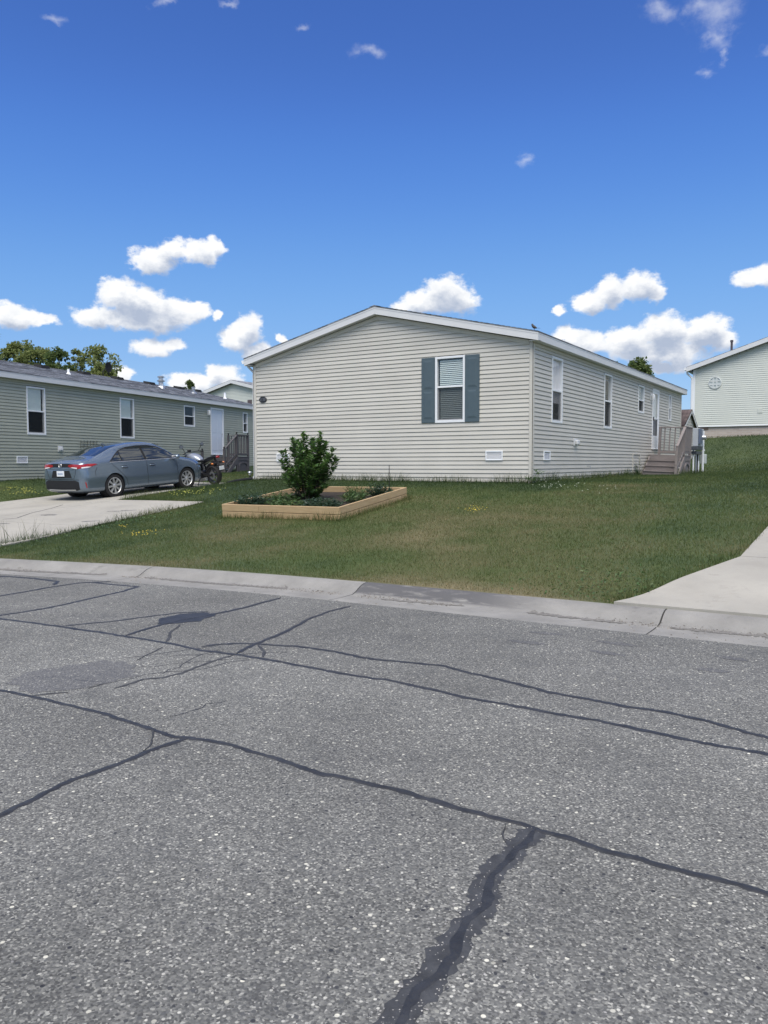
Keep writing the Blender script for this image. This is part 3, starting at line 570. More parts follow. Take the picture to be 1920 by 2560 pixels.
def chipmat(name, cols):
    m = bpy.data.materials.new(name); m.use_nodes = True; nt = m.node_tree; N = nt.nodes; L = nt.links; b = N['Principled BSDF']; b.inputs['Roughness'].default_value = .7
    g = N.new('ShaderNodeNewGeometry'); r = N.new('ShaderNodeValToRGB'); e = r.color_ramp.elements
    while len(e) < len(cols): e.new(.5)
    for i, c in enumerate(cols): e[i].position = i/(len(cols)-1); e[i].color = tuple(c)+(1,)
    L.new(g.outputs['Random Per Island'], r.inputs[0]); L.new(r.outputs[0], b.inputs['Base Color']); return m
M['chips'] = chipmat('aggregate_chips', [(.14, .14, .142), (.24, .237, .23), (.36, .35, .33), (.17, .165, .16), (.45, .44, .42), (.11, .11, .115)])
M['debris'] = chipmat('gutter_grit', [(.05, .045, .04), (.16, .14, .11), (.3, .29, .27), (.08, .07, .06)])
n = 5000; r_ = 1.3+rng.random(n)**.7*6.5; th = rng.uniform(-.62, .62, n)+CYAW; px = CAMLOC.x-np.sin(th)*r_; py = CAMLOC.y+np.cos(th)*r_; k = py < yasph(px)-.05
P = np.column_stack([px[k], py[k], np.full(k.sum(), -.0005)]); tag(stones('aggregate_chips', P, rng.uniform(.003, .0085, len(P)), 'chips', road, .35), kind='stuff')
sp_pts = np.array(CRACKS[17][1]); ii = rng.integers(0, len(sp_pts)-1, 420); tt = rng.random(420)[:, None]; P = sp_pts[ii]*(1-tt)+sp_pts[ii+1]*tt; P[:, 0] += rng.normal(0, .036, 420)
tag(stones('seal_chips', np.column_stack([P, np.full(420, .0035)]), rng.uniform(.0025, .006, 420), 'chips', road, .5), kind='stuff')
n = 3600; px = rng.uniform(-5, 8, n); off = rng.normal(.47, .045, n); off = np.where(rng.random(n) < .12, rng.uniform(0, .5, n), off); pz = np.interp(off, [p[0] for p in PROF[1:9]], [p[1] for p in PROF[1:9]])
keep = vnoise(px, px*0, 1.3, 3) > .3
P = np.column_stack([px, yasph(px)+off, pz])[keep]; tag(stones('gutter_grit', P, rng.uniform(.004, .013, len(P)), 'debris', kerb, .7), kind='stuff')

for (a, b) in ((-5., -2.0), (-1.6, .9), (2.0, 3.1), (3.7, 4.9), (5.1, 7.4)):     # silt left along the flow line
    pts = [(x, float(yasph(x))+.455+.03*math.sin(x*2.3)) for x in np.arange(a, b, .25)]; r = ribbon(pts, .08, .0, int(a*7)+90, .8); r.v = [(x, y, float(np.interp(y-float(yasph(x)), [p[0] for p in PROF[1:9]], [p[1] for p in PROF[1:9]]))+.004) for x, y, z in r.v]; r.build('gutter_silt', 'silt', kerb)

# ------------------------------------------------------------------ houses
def shinglemat(name, c1, c2, c3):
    m = bpy.data.materials.new(name); m.use_nodes = True; nt = m.node_tree; N = nt.nodes; L = nt.links; b = N['Principled BSDF']; b.inputs['Roughness'].default_value = .92; b.inputs['Specular IOR Level'].default_value = .15
    tc = N.new('ShaderNodeTexCoord'); sp = N.new('ShaderNodeSeparateXYZ'); L.new(tc.outputs['Object'], sp.inputs[0]); cb = N.new('ShaderNodeCombineXYZ'); L.new(sp.outputs[1], cb.inputs[0]); L.new(sp.outputs[0], cb.inputs[1])
    br = N.new('ShaderNodeTexBrick'); L.new(cb.outputs[0], br.inputs['Vector']); br.inputs['Scale'].default_value = 1; br.inputs['Brick Width'].default_value = .31; br.inputs['Row Height'].default_value = .14; br.inputs['Mortar Size'].default_value = .004
    br.inputs['Color1'].default_value = tuple(c1)+(1,); br.inputs['Color2'].default_value = tuple(c2)+(1,); br.inputs['Mortar'].default_value = tuple(c3)+(1,); br.offset = .5; br.inputs['Bias'].default_value = -.1
    n = N.new('ShaderNodeTexNoise'); n.inputs['Scale'].default_value = 3.; n.inputs['Detail'].default_value = 6; L.new(tc.outputs['Object'], n.inputs['Vector']); mr = N.new('ShaderNodeMapRange'); mr.inputs['From Min'].default_value = .3; mr.inputs['From Max'].default_value = .7; mr.inputs['To Min'].default_value = .7; mr.inputs['To Max'].default_value = 1.3; L.new(n.outputs['Fac'], mr.inputs['Value'])
    x = N.new('ShaderNodeVectorMath'); x.operation = 'SCALE'; L.new(br.outputs['Color'], x.inputs[0]); L.new(mr.outputs[0], x.inputs['Scale']); L.new(x.outputs[0], b.inputs['Base Color'])
    return m
M['shingle'] = shinglemat('grey_blue_shingles', (.13, .137, .155), (.33, .345, .375), (.08, .083, .092))
M['shingle_brown'] = shinglemat('brown_shingles', (.08, .062, .062), (.12, .095, .09), (.04, .03, .03))
CO = .1016
PROFILE = [(0, -.006), (.0005, .016), (.006, .018), (.085, .006), (.088, -.006), (.1005, -.006)]
class Wall:                                       # plane coordinates: u along, n outward, z up
    def __init__(s, kind, L, W): s.kind = kind; s.m = {'front': Matrix(((1, 0, 0, 0), (0, -1, 0, 0), (0, 0, 1, 0), (0, 0, 0, 1))), 'side': Matrix(((0, 1, 0, 0), (1, 0, 0, 0), (0, 0, 1, 0), (0, 0, 0, 1))),
        'back': Matrix(((1, 0, 0, 0), (0, 1, 0, L), (0, 0, 1, 0), (0, 0, 0, 1))), 'left': Matrix(((0, -1, 0, -W), (1, 0, 0, 0), (0, 0, 1, 0), (0, 0, 0, 1)))}[kind]
def plank_mesh(wall, zs, segs, mb=None):          # segs: list of (left(z), right(z))
    mb = mb or MB()
    for (lf, rf) in segs:
        i = len(mb.v)
        for (dz, out) in PROFILE:
            z = zs+dz
            for u in (lf(z), rf(z)): mb.v.append(tuple(wall.m @ Vector((u, out, z))))
        for k in range(len(PROFILE)-1): mb.f.append((i+2*k, i+2*k+1, i+2*k+3, i+2*k+2))
    return mb
def backing(wall, u0, u1, z0, topf, holes):       # sheathing with openings
    us = sorted({u0, u1, (u0+u1)/2} | {h[0] for h in holes} | {h[1] for h in holes}); mb = MB()
    for a, b in zip(us[:-1], us[1:]):
        mid = (a+b)/2; hs = sorted([(h[2], h[3]) for h in holes if h[0] < mid < h[1]]); lo = z0
        for (p, q) in hs+[(None, None)]:
            if p is None: t = [(a, -.035, lo), (b, -.035, lo), (b, -.035, topf(b)), (a, -.035, topf(a))]
            else: t = [(a, -.035, lo), (b, -.035, lo), (b, -.035, p), (a, -.035, p)]; lo = q
            mb.poly([wall.m @ Vector(x) for x in t])
    return mb
def window(house, wall, u0, u1, z0, z1, mid, upper=None, lower=None, kind='double', trim=.055, proud=.03):
    b = lambda mb, *a, **k: mb.bbox(*a, mtx=wall.m, **k)
    fr = MB(); dp = -.075
    b(fr, u0, u0+trim, dp, proud, z0, z1); b(fr, u1-trim, u1, dp, proud, z0, z1); b(fr, u0+trim, u1-trim, dp, proud-.002, z1-trim, z1); b(fr, u0+trim, u1-trim, dp, proud-.002, z0, z0+trim*1.15)
    w = fr.build('window', 'vinyl_white', house)
    iu0, iu1, iz0, iz1 = u0+trim, u1-trim, z0+trim*1.15, z1-trim
    mb = MB(); b(mb, iu0, iu1, -.03, .012, mid-.022, mid+.022); b(mb, iu0, iu0+.028, -.055, -.012, iz0, mid-.022); b(mb, iu1-.028, iu1, -.055, -.012, iz0, mid-.022); b(mb, iu0+.028, iu1-.028, -.055, -.012, iz0, iz0+.03)
    mb.build('sash_rail', 'vinyl_white', w)
    q = lambda mb, a, c, n, p, r: mb.quad(*[wall.m @ Vector(x) for x in ((a, n, p), (c, n, p), (c, n, r), (a, n, r))])
    q(MB(), iu0, iu1, -.02, mid+.022, iz1).build('glass', 'glass', w); q(MB(), iu0+.028, iu1-.028, -.04, iz0+.03, mid-.022).build('glass', 'glass', w)
    q(MB(), iu0, iu1, -.004, iz0, mid-.022).build('insect_screen', 'screen', w)
    for kindx, (p, r), rec in ((upper, (mid, iz1), -.034), (lower, (iz0, mid), -.06)):
        if kindx == 'blind':
            mb = MB(); n = int((r-p)/.046)
            for k in range(n):
                z = p+.02+k*.046; y = rec
                mb.quad(*[wall.m @ Vector(x) for x in ((iu0+.05, y+.012, z-.014), (iu1-.01, y+.012, z-.014), (iu1-.01, y-.012, z+.026), (iu0+.05, y-.012, z+.026))])
            mb.build('window_blind', 'blind', w)
        elif kindx == 'curtain':
            mb = MB(); n = 24
            for k in range(n+1):
                u = iu0+(iu1-iu0)*k/n; y = rec-.012+.01*math.sin(k*1.9)
                for z in (p-.3, r): mb.v.append(tuple(wall.m @ Vector((u, y, z))))
                if k: i = 2*k; mb.f.append((i-2, i, i+1, i-1))
            mb.build('curtain', 'curtain', w, smooth=True)
        elif kindx == 'shade':
            q(MB(), iu0+.0, iu1-.09, rec, p, r).build('window_shade', 'blind', w)
    return w
def vent_panel(house, wall, u0, u1, z0, z1):
    fr = MB()
    for a in ((u0, u0+.03, z0, z1), (u1-.03, u1, z0, z1), (u0+.03, u1-.03, z0, z0+.03), (u0+.03, u1-.03, z1-.03, z1)): fr.bbox(a[0], a[1], .008, .038, a[2], a[3], mtx=wall.m)
    v = fr.build('skirting_vent', 'vinyl_white', house); lv = MB(); n = int((z1-z0-.06)/.028)
    for k in range(n):
        z = z0+.03+k*.028; lv.quad(*[wall.m @ Vector(x) for x in ((u0+.03, .028, z), (u1-.03, .028, z), (u1-.03, .012, z+.028), (u0+.03, .012, z+.028))])
    lv.build('louvre', 'trim', v); return v
EAVE, FASC, SLOPE, OH, RK = 3.44, .185, .233, .2, .2
def gable_house(name, label, loc, rz, W, L, sid, post, wins_front, wins_side, front_planks=True, door=None, gutter=True, zlow=-.3, stem='manufactured home'):
    H = thing(name, label, 'house', loc, rz); half = W/2+OH; pk = EAVE+SLOPE*half
    soff = EAVE-FASC; zt = lambda u: soff+SLOPE*(half-abs(u+W/2))-.012
    walls = {k: Wall(k, L, W) for k in ('front', 'side', 'back', 'left')}
    base = .163-3*CO
    for k, wl in walls.items():
        ops = [(a+.05, b-.05, c+.06, d-.05) for (a, b, c, d, *_) in (wins_front if k == 'front' else wins_side if k == 'side' else [])]
        if k == 'side' and door: ops.append((door[0]+.06, door[1]-.06, door[2]+.02, door[3]-.07))
        u0, u1 = (-W, 0) if k in ('front', 'back') else (0, L)
        topf = zt if k in ('front', 'back') else (lambda u: soff)
        wm = backing(wl, u0, u1, zlow, topf, ops); wo = wm.build('wall', 'sheath', H)
        joined = MB(); zs = base; n = 0
        while True:
            lim = pk-FASC-.03 if k in ('front', 'back') else soff-.02
            if zs > lim: break
            if k in ('front', 'back'):
                lf = lambda z: max(-W, -W/2-(pk-FASC-.012-z)/SLOPE) if z > soff-.05 else -W
                rf = lambda z: min(0, -W/2+(pk-FASC-.012-z)/SLOPE) if z > soff-.05 else 0
                lf_ = lambda z: min(lf(z), -W/2); rf_ = lambda z: max(rf(z), -W/2)
            else: lf_ = lambda z: 0; rf_ = lambda z: L
            cuts = sorted([(a, b) for (a, b, c, d) in ops if c < zs+CO*.7 and d > zs+CO*.3]); segs = []; cur = lf_
            for (a, b) in cuts: segs.append((cur, (lambda z, a=a: a))); cur = (lambda z, b=b: b)
            segs.append((cur, rf_))
            if k == 'side' or (k == 'front' and front_planks):
                for sg_ in segs: plank_mesh(wl, zs, [sg_]).build('siding_plank', sid, wo)
            else: plank_mesh(wl, zs, segs, joined)
            zs += CO; n += 1
        if joined.v: joined.build('siding', sid, wo)
    # corner posts, starter strip, frieze
    for (x, y, sx, sy) in ((0, 0, 1, -1), (-W, 0, -1, -1), (0, L, 1, 1), (-W, L, -1, 1)):
        a = MB(); x0, x1 = sorted((x+sx*.026, x-sx*.075)); y0, y1 = sorted((y+sy*.026, y-sy*.075)); a.bbox(x0, x1, min(y, y+sy*.026), max(y, y+sy*.026)-.0, zlow, soff+.0, .006); a.bbox(min(x, x+sx*.0265), max(x, x+sx*.0265), y0, y1, zlow, soff-.002, .006); a.build('corner_post', post, H)
    fz = MB(); fz.bbox(-.0, .03, .08, L-.08, soff-.075, soff-.001, .006); fz.build('frieze_board', post, H)
    for s in (-1, 1):
        a = Vector((-W/2, 0, zt(-W/2))); b = Vector((-W/2+s*(W/2-.08), 0, zt(-W/2+s*(W/2-.08)))); dn = Vector((0, 0, -.095))
        p = MB(); p.prism([a, b, b+dn, a+dn], (0, -.03, 0)); p.build('frieze_board', post, H)
    # roof slabs with lapped shingle courses
    R = None
    for s in (-1, 1):
        m = MB(); n = int(half/math.cos(math.atan(SLOPE))/.14)+1; st = half/n
        for k in range(n):
            xa = half-k*st; xb = half-(k+1)*st; za = EAVE+SLOPE*(half-xa)+.026; zb = EAVE+SLOPE*(half-xb)+.018
            for (ya, yb) in ((-RK-.015, L+RK+.015),):
                m.quad((-W/2+s*xa, ya, za), (-W/2+s*xa, yb, za), (-W/2+s*xb, yb, zb), (-W/2+s*xb, ya, zb))
                m.quad((-W/2+s*xa, ya, za), (-W/2+s*xa, yb, za), (-W/2+s*xa, yb, za-.012), (-W/2+s*xa, ya, za-.012))
        e = half+.012; p = [(-W/2, -RK-.012, pk+.012), (-W/2+s*e, -RK-.012, EAVE+.012), (-W/2+s*e, -RK-.012, EAVE-.004), (-W/2, -RK-.012, pk-.004)]; m.prism(p, (0, L+2*RK+.024, 0))
        r = m.build('roof', 'shingle', H); R = r if s == 1 else R
    rc = MB(); rc.prism([(-W/2-.15, -RK-.02, pk-.002), (-W/2, -RK-.02, pk+.035), (-W/2+.15, -RK-.02, pk-.002), (-W/2, -RK-.02, pk+.02)], (0, L+2*RK+.04, 0)); rc.build('ridge_cap', 'shingle', H)
    for s in (-1, 1):
        x = -W/2+s*half; f = MB(); f.bbox(min(x, x-s*.022), max(x, x-s*.022), -RK+.022, L+RK-.022, EAVE-FASC, EAVE-.005); f.bbox(min(x+s*.004, x-s*.01), max(x+s*.004, x-s*.01), -RK+.022, L+RK-.022, EAVE-.04, EAVE-.002); f.build('eave_fascia', 'trim', H)
        so = MB(); so.box(min(x-s*.022, x-s*(OH+.02)), max(x-s*.022, x-s*(OH+.02)), -RK+.02, L+RK-.02, soff+.004, soff+.012); so.build('soffit', 'trim', H)
        for (ya, yb) in ((-RK, -RK+.022), (L+RK-.022, L+RK)):
            f = MB(); f.prism([(-W/2+s*.001, ya, pk-.004), (x, ya, EAVE-.004), (x, ya, EAVE-FASC), (-W/2+s*.001, ya, pk-FASC)], (0, yb-ya, 0)); ln = .042
            f.prism([(-W/2+s*.001, ya-.005, pk-.003), (x, ya-.005, EAVE-.003), (x, ya-.005, EAVE-.003-ln), (-W/2+s*.001, ya-.005, pk-.003-ln)], (0, .004, 0)); f.build('rake_board', 'trim', H)
        for (ya, yb) in ((-RK+.022, .0), (L, L+RK-.022)):
            so = MB(); so.prism([(-W/2, ya, pk-FASC+.004), (x, ya, soff+.004), (x, ya, soff+.012), (-W/2, ya, pk-FASC+.012)], (0, yb-ya, 0)); so.build('soffit', 'trim', H)
    for k, lst in (('front', wins_front), ('side', wins_side)):
        for wd in lst: window(H, walls[k], *wd)
    fl = MB(); fl.box(-W+.05, -.05, .05, L-.05, -.2, -.1); fl.box(-W+.05, -.05, .05, L-.05, .7, .75); fl.build('floor', 'sheath', H)
    if gutter:
        x = -W/2-half; g = MB(); pr = [(x-.004, EAVE-.03), (x-.105, EAVE-.03), (x-.10, EAVE-.075), (x-.075, EAVE-.125), (x-.004, EAVE-.125)]
        g.prism([(a, -RK+.01, b) for a, b in pr], (0, L+2*RK-.02, 0)); g.build('gutter', 'vinyl_white', H)
        d = MB(); xx = -W-.045; d.tube([(x-.05, .03, EAVE-.125), (x-.05, .03, EAVE-.18), (xx+.0, .03, soff-.17), (xx, .03, soff-.28)], .034, 8); d.bbox(xx-.028, xx+.028, .0, .075, .16, soff-.24, .008)
        d.bbox(-.035, .035, -.042, .042, -.13, .13, .008, mtx=Matrix.Translation((xx-.07, .035, .08)) @ Matrix.Rotation(math.radians(50), 4, 'Y')); d.build('downspout', 'trim', H)
    return H, walls, R
def door_unit(H, wall, u0, u1, z0, z1, storm=True):
    b = lambda mb, *a, **k: mb.bbox(*a, mtx=wall.m, **k); t = .07
    f = MB(); b(f, u0, u0+t, -.06, .035, z0, z1); b(f, u1-t, u1, -.06, .035, z0, z1); b(f, u0+t, u1-t, -.06, .034, z1-t, z1); b(f, u0, u1, -.06, .05, z0-.03, z0)
    D = f.build('door', 'vinyl_white', H); a, c = u0+t, u1-t
    q = lambda n, p, r, x0=a, x1=c: MB().quad(*[wall.m @ Vector(x) for x in ((x0, n, p), (x1, n, p), (x1, n, r), (x0, n, r))])
    if storm:
        l = MB(); b(l, a, a+.08, -.01, .02, z0, z1-t); b(l, c-.08, c, -.01, .02, z0, z1-t); b(l, a+.08, c-.08, -.01, .019, z1-t-.09, z1-t); b(l, a+.08, c-.08, -.01, .019, z0, z0+.46); b(l, a+.08, c-.08, -.01, .019, z0+1.05, z0+1.09); l.build('door_leaf', 'vinyl_white', D)
        q(.004, z0+1.09, z1-t-.09, a+.08, c-.08).build('glass', 'glass', D); q(.008, z0+.46, z0+1.05, a+.08, c-.08).build('insect_screen', 'screen', D)
        q(-.05, z0, z1-t).build('inner_door', 'vinyl_white', D)
        h = MB(); b(h, a+.02, a+.045, .02, .06, z0+.98, z0+1.12); h.build('door_handle', 'black_plastic', D)
    else:
        l = MB(); b(l, a, c, -.045, -.005, z0, z1-t)
        for (p, r) in ((.18, .85), (1.0, 1.85)):
            for (x0, x1) in ((a+.12, (a+c)/2-.05), ((a+c)/2+.05, c-.12)): b(l, x0, x1, -.01, .002, z0+p, z0+r)
        l.build('door_leaf', mat('pale_blue_door', (.62, .68, .76), .4), D)
        h = MB(); h.lathe([(.0, .05), (.026, .045), (.03, .03), (.012, .015), (.012, -.005)], 12, 'X', (-.005, c-.08, z0+.95)); h.build('door_handle', 'galv', D)
    return D
def porch_light(H, wall, u, z):
    m = MB(); m.bbox(u-.05, u+.05, .008, .03, z-.12, z+.12, mtx=wall.m); m.lathe([(.0, -.1), (.05, -.1), (.062, -.02), (.062, .06), (.03, .1), (.0, .12)], 10, 'Z', tuple(wall.m @ Vector((u, .09, z)))); m.build('porch_light', 'vinyl_white', H)

MAIN_FRONT = [(-2.5, -1.697, 1.49, 3.09, 2.36, 'blind', 'blind')]
MAIN_SIDE = [(1.233, 2.01, 1.485, 3.085, 2.275, 'curtain', None), (5.66, 6.45, 1.51, 3.095, 2.31, None, None), (9.595, 10.4, 2.17, 3.09, 2.6, 'blind', None), (14.29, 14.71, 2.1, 3.095, 2.6, None, None)]
main, mw, mroof = gable_house('manufactured_home', 'beige sided house with white trim, slate blue shutters and wooden planter bed before it', (0, 0, 1.0), 0, 8.27, 16.6, 'siding_beige', 'post_beige', MAIN_FRONT, MAIN_SIDE, door=(11.61, 12.6, 1.01, 3.115))
door_unit(main, mw['side'], 11.61, 12.6, 1.01, 3.115, True); porch_light(main, mw['side'], 11.38, 2.8)
for (a, b, c, d) in ((-2.876, -2.505, 1.5, 3.083), (-1.692, -1.314, 1.49, 3.08)):
    s = MB(); s.bbox(a, b, .016, .036, c, d, .005, mtx=mw['front'].m); sh = s.build('shutter', 'shutter', main); h = d-c
    for (p, r) in ((.09, .5*h-.03), (.5*h+.03, h-.06)):
        q = MB(); i0, i1 = a+.055, b-.055; z0, z1 = c+p, c+r
        o = [(i0, .0365, z0), (i1, .0365, z0), (i1, .0365, z1), (i0, .0365, z1)]; g = [(i0+.012, .026, z0+.012), (i1-.012, .026, z0+.012), (i1-.012, .026, z1-.012), (i0+.012, .026, z1-.012)]; e = [(i0+.05, .044, z0+.05), (i1-.05, .044, z0+.05), (i1-.05, .044, z1-.05), (i0+.05, .044, z1-.05)]
        T = lambda L_: [tuple(mw['front'].m @ Vector(x)) for x in L_]; o, g, e = T(o), T(g), T(e)
        # raised field with a moulded slope
        for k in range(4): j = (k+1) % 4; q.quad(o[k], o[j], e[j], e[k])
        q.poly(e); q.build('panel', 'shutter', sh)
vent_panel(main, mw['front'], -1.15, -.712, .568, .797); vent_panel(main, mw['front'], -7.475, -7.03, .568, .79); vent_panel(main, mw['side'], .7, 1.145, .568, .792)
dv = MB(); dv.bbox(2.93, 3.2, .01, .04, .95, 1.14, mtx=mw['side'].m); dv.bbox(2.97, 3.16, .04, .12, .98, 1.1, .02, mtx=mw['side'].m); dv.build('dryer_vent', 'trim', main)
ap = MB()
for a in ((8.99, 9.03, .12, .82), (9.91, 9.95, .12, .8), (9.03, 9.91, .77, .81)): ap.bbox(a[0], a[1], .012, .035, a[2], a[3], mtx=mw['side'].m)
ap.build('access_panel_trim', 'post_beige', main)
fa = MB(); fa.tube([(.05, 4.0, .42), (.14, 4.0, .42), (.15, 4.0, .38)], .012, 6); fa.build('outdoor_tap', 'galv', main)
# oval number plaque
pq = MB(); n = 36; cx, cz, pa, pb = -7.947, 2.30, .135, .088
ring = lambda k, r, yy: (cx+math.cos(2*math.pi*k/n)*pa*r, yy, cz+math.sin(2*math.pi*k/n)*pb*r)
for r0, y0, r1, y1 in ((1, -.012, 1, -.03), (1, -.03, .93, -.036), (.93, -.036, .88, -.031)):
    for k in range(n): pq.quad(ring(k, r0, y0), ring(k+1, r0, y0), ring(k+1, r1, y1), ring(k, r1, y1))
pq.poly([ring(k, .88, -.031) for k in range(n)]); plaque = pq.build('number_plaque', mat('black_cast_plaque', (.02, .022, .027), .45), main)
def text_mesh(txt, size, name, m, parent, mtx, ext=.003):
    cu = bpy.data.curves.new(name, 'FONT'); cu.body = txt; cu.size = size; cu.extrude = ext; cu.align_x = 'CENTER'; cu.align_y = 'CENTER'; t = bpy.data.objects.new(name, cu); COL.objects.link(t)
    bpy.context.view_layer.update(); me = bpy.data.meshes.new_from_object(t.evaluated_get(bpy.context.evaluated_depsgraph_get())); bpy.data.objects.remove(t); me.materials.clear(); me.materials.append(M[m] if isinstance(m, str) else m)
    o = bpy.data.objects.new(name, me); COL.objects.link(o); o.parent = parent; o.matrix_local = mtx; return o
text_mesh('2130', .105, 'number', mat('pewter_digit', (.16, .17, .19), .5), plaque, Matrix.Translation((cx, -.033, cz)) @ Matrix.Rotation(math.radians(90), 4, 'X'))
# things on the main roof
def roof_pt(x, y, W=8.27): return Vector((x, y, EAVE+SLOPE*(W/2+OH-abs(x+W/2))+.02))
def vent_pipe(x, y, h, r, m, name='vent_pipe', parent=None, cap=False):
    p = roof_pt(x, y); q = MB(); q.lathe([(r*2.2, -.03), (r*2.0, .02), (r*1.15, .06), (r, .07), (r, h), (r*.8, h), (r*.8, h-.1)], 12, 'Z', tuple(p))
    if cap: q.lathe([(r*1.6, h*.52), (r*1.7, h*.58), (r*1.05, h*.62), (r*.9, h*.64), (r*.9, h*.86), (r*1.5, h*.88), (r*1.55, h*.93), (r*.5, h), (0, h)], 14, 'Z', tuple(p))
    return q.build(name, m, parent, smooth=True)
vent_pipe(-.75, 4.3, .26, .045, 'vinyl_white', parent=mroof); vent_pipe(-1.3, 10.6, .32, .06, 'vinyl_white', parent=mroof); vent_pipe(-1.0, 13.0, .25, .03, 'vinyl_white', parent=mroof)
def box_vent(x, y, parent):
    p = roof_pt(x, y); q = MB(); q.prism([p+Vector((.2, -.24, -.03)), p+Vector((.2, .24, -.03)), p+Vector((.17, .2, .085)), p+Vector((.17, -.2, .085))], (-.36, 0, .06)); return q.build('roof_vent', 'black_plastic', parent)
box_vent(-3.75, 1.9, mroof)

LB = .955
LSIDE = [(1.44+.0, 2.275, 1.525, 3.09, 2.30, 'shade', None), (6.14, 7.0, 1.545, 3.09, 2.325, 'shade', None), (10.43, 11.27, 2.18, 3.09, 2.63, None, None), (15.53, 15.99, 2.075, 3.09, 2.55, None, None)]
left, lw, lroof = gable_house('manufactured_home', 'sage green sided house with grey shingle roof behind the parked car', (LORG.x, LORG.y, LB), LROT, 8.27, 17.6, 'siding_sage', 'post_sage', [(-5.2, -4.4, 1.49, 3.09, 2.3, None, None)], LSIDE, front_planks=False, door=(12.56, 13.7, 1.0, 3.125), gutter=False)
door_unit(left, lw['side'], 12.56, 13.7, 1.0, 3.125, False); porch_light(left, lw['side'], 12.35, 2.88); vent_panel(left, lw['side'], .95, 1.41, .585, .815)
dv = MB(); dv.bbox(2.8, 3.02, .01, .035, .985, 1.18, mtx=lw['side'].m); dv.bbox(2.83, 2.99, .035, .09, 1.02, 1.12, .015, mtx=lw['side'].m); dv.build('dryer_vent', 'trim', left)
for y in (6.25, 8.66, 10.87, 13.23, 15.7): box_vent(-3.72, y, lroof)
box_vent(-3.72, 17.3, lroof)
vent_pipe(-2.9, 13.0, .52, .11, 'galv', 'flue_pipe', lroof, True); vent_pipe(-2.3, 6.1, .2, .045, 'vinyl_white', parent=lroof); vent_pipe(-2.2, 12.1, .22, .05, 'galv', parent=lroof); vent_pipe(-2.1, 14.5, .3, .075, 'galv', parent=lroof, cap=True); vent_pipe(-1.6, 16.6, .3, .05, 'vinyl_white', parent=lroof)
# small dish with bent mast on the ridge
p = roof_pt(-4.3, 10.7); d = MB(); d.tube([p, p+Vector((.0, -.1, .25)), p+Vector((0, .12, .45))], .022, 6); d.tube([p+Vector((.15, .35, 0)), p+Vector((0, .12, .42))], .016, 6); d.lathe([(.0, 0), (.13, .02), (.23, .07), (.235, .075), (.13, .03), (0, .012)], 18, 'X', tuple(p+Vector((.02, .2, .5)))); d.tube([p+Vector((.03, .2, .38)), p+Vector((.3, .2, .42))], .012, 6); d.build('satellite_dish', 'black_plastic', lroof, smooth=True)
for (a, b) in ((3.9, 4.75), (7.9, 8.5)):          # black wire racks on the sage wall behind the car
    r = MB(); T = lambda u, n, z: tuple(lw['side'].m @ Vector((u, n, z)))
    for z in (1.2, 1.33): r.tube([T(a, .05, z), T(b, .05, z)], .006, 5)
    k = a
    while k <= b+.01: r.tube([T(k, .04, 1.12), T(k, .06, 1.40)], .006, 5); k += .17
    r.build('wire_rack', 'black_plastic', left)

# houses of the next street, uphill behind
def brickmat():
    m = bpy.data.materials.new('pale_brick'); m.use_nodes = True; nt = m.node_tree; N = nt.nodes; L = nt.links; b = N['Principled BSDF']; b.inputs['Roughness'].default_value = .85
    tc = N.new('ShaderNodeTexCoord'); sp = N.new('ShaderNodeSeparateXYZ'); L.new(tc.outputs['Object'], sp.inputs[0]); cb = N.new('ShaderNodeCombineXYZ'); ad = N.new('ShaderNodeMath'); L.new(sp.outputs[0], ad.inputs[0]); L.new(sp.outputs[1], ad.inputs[1]); L.new(ad.outputs[0], cb.inputs[0]); L.new(sp.outputs[2], cb.inputs[1])
    br = N.new('ShaderNodeTexBrick'); L.new(cb.outputs[0], br.inputs['Vector']); br.inputs['Scale'].default_value = 1; br.inputs['Brick Width'].default_value = .3; br.inputs['Row Height'].default_value = .085; br.inputs['Mortar Size'].default_value = .008
    br.inputs['Color1'].default_value = (.50, .43, .37, 1); br.inputs['Color2'].default_value = (.42, .35, .30, 1); br.inputs['Mortar'].default_value = (.5, .48, .45, 1); L.new(br.outputs['Color'], b.inputs['Base Color']); return m
M['brick'] = brickmat(); M['vent_mint'] = mat('mint_white_vent', (.62, .65, .64), .5)
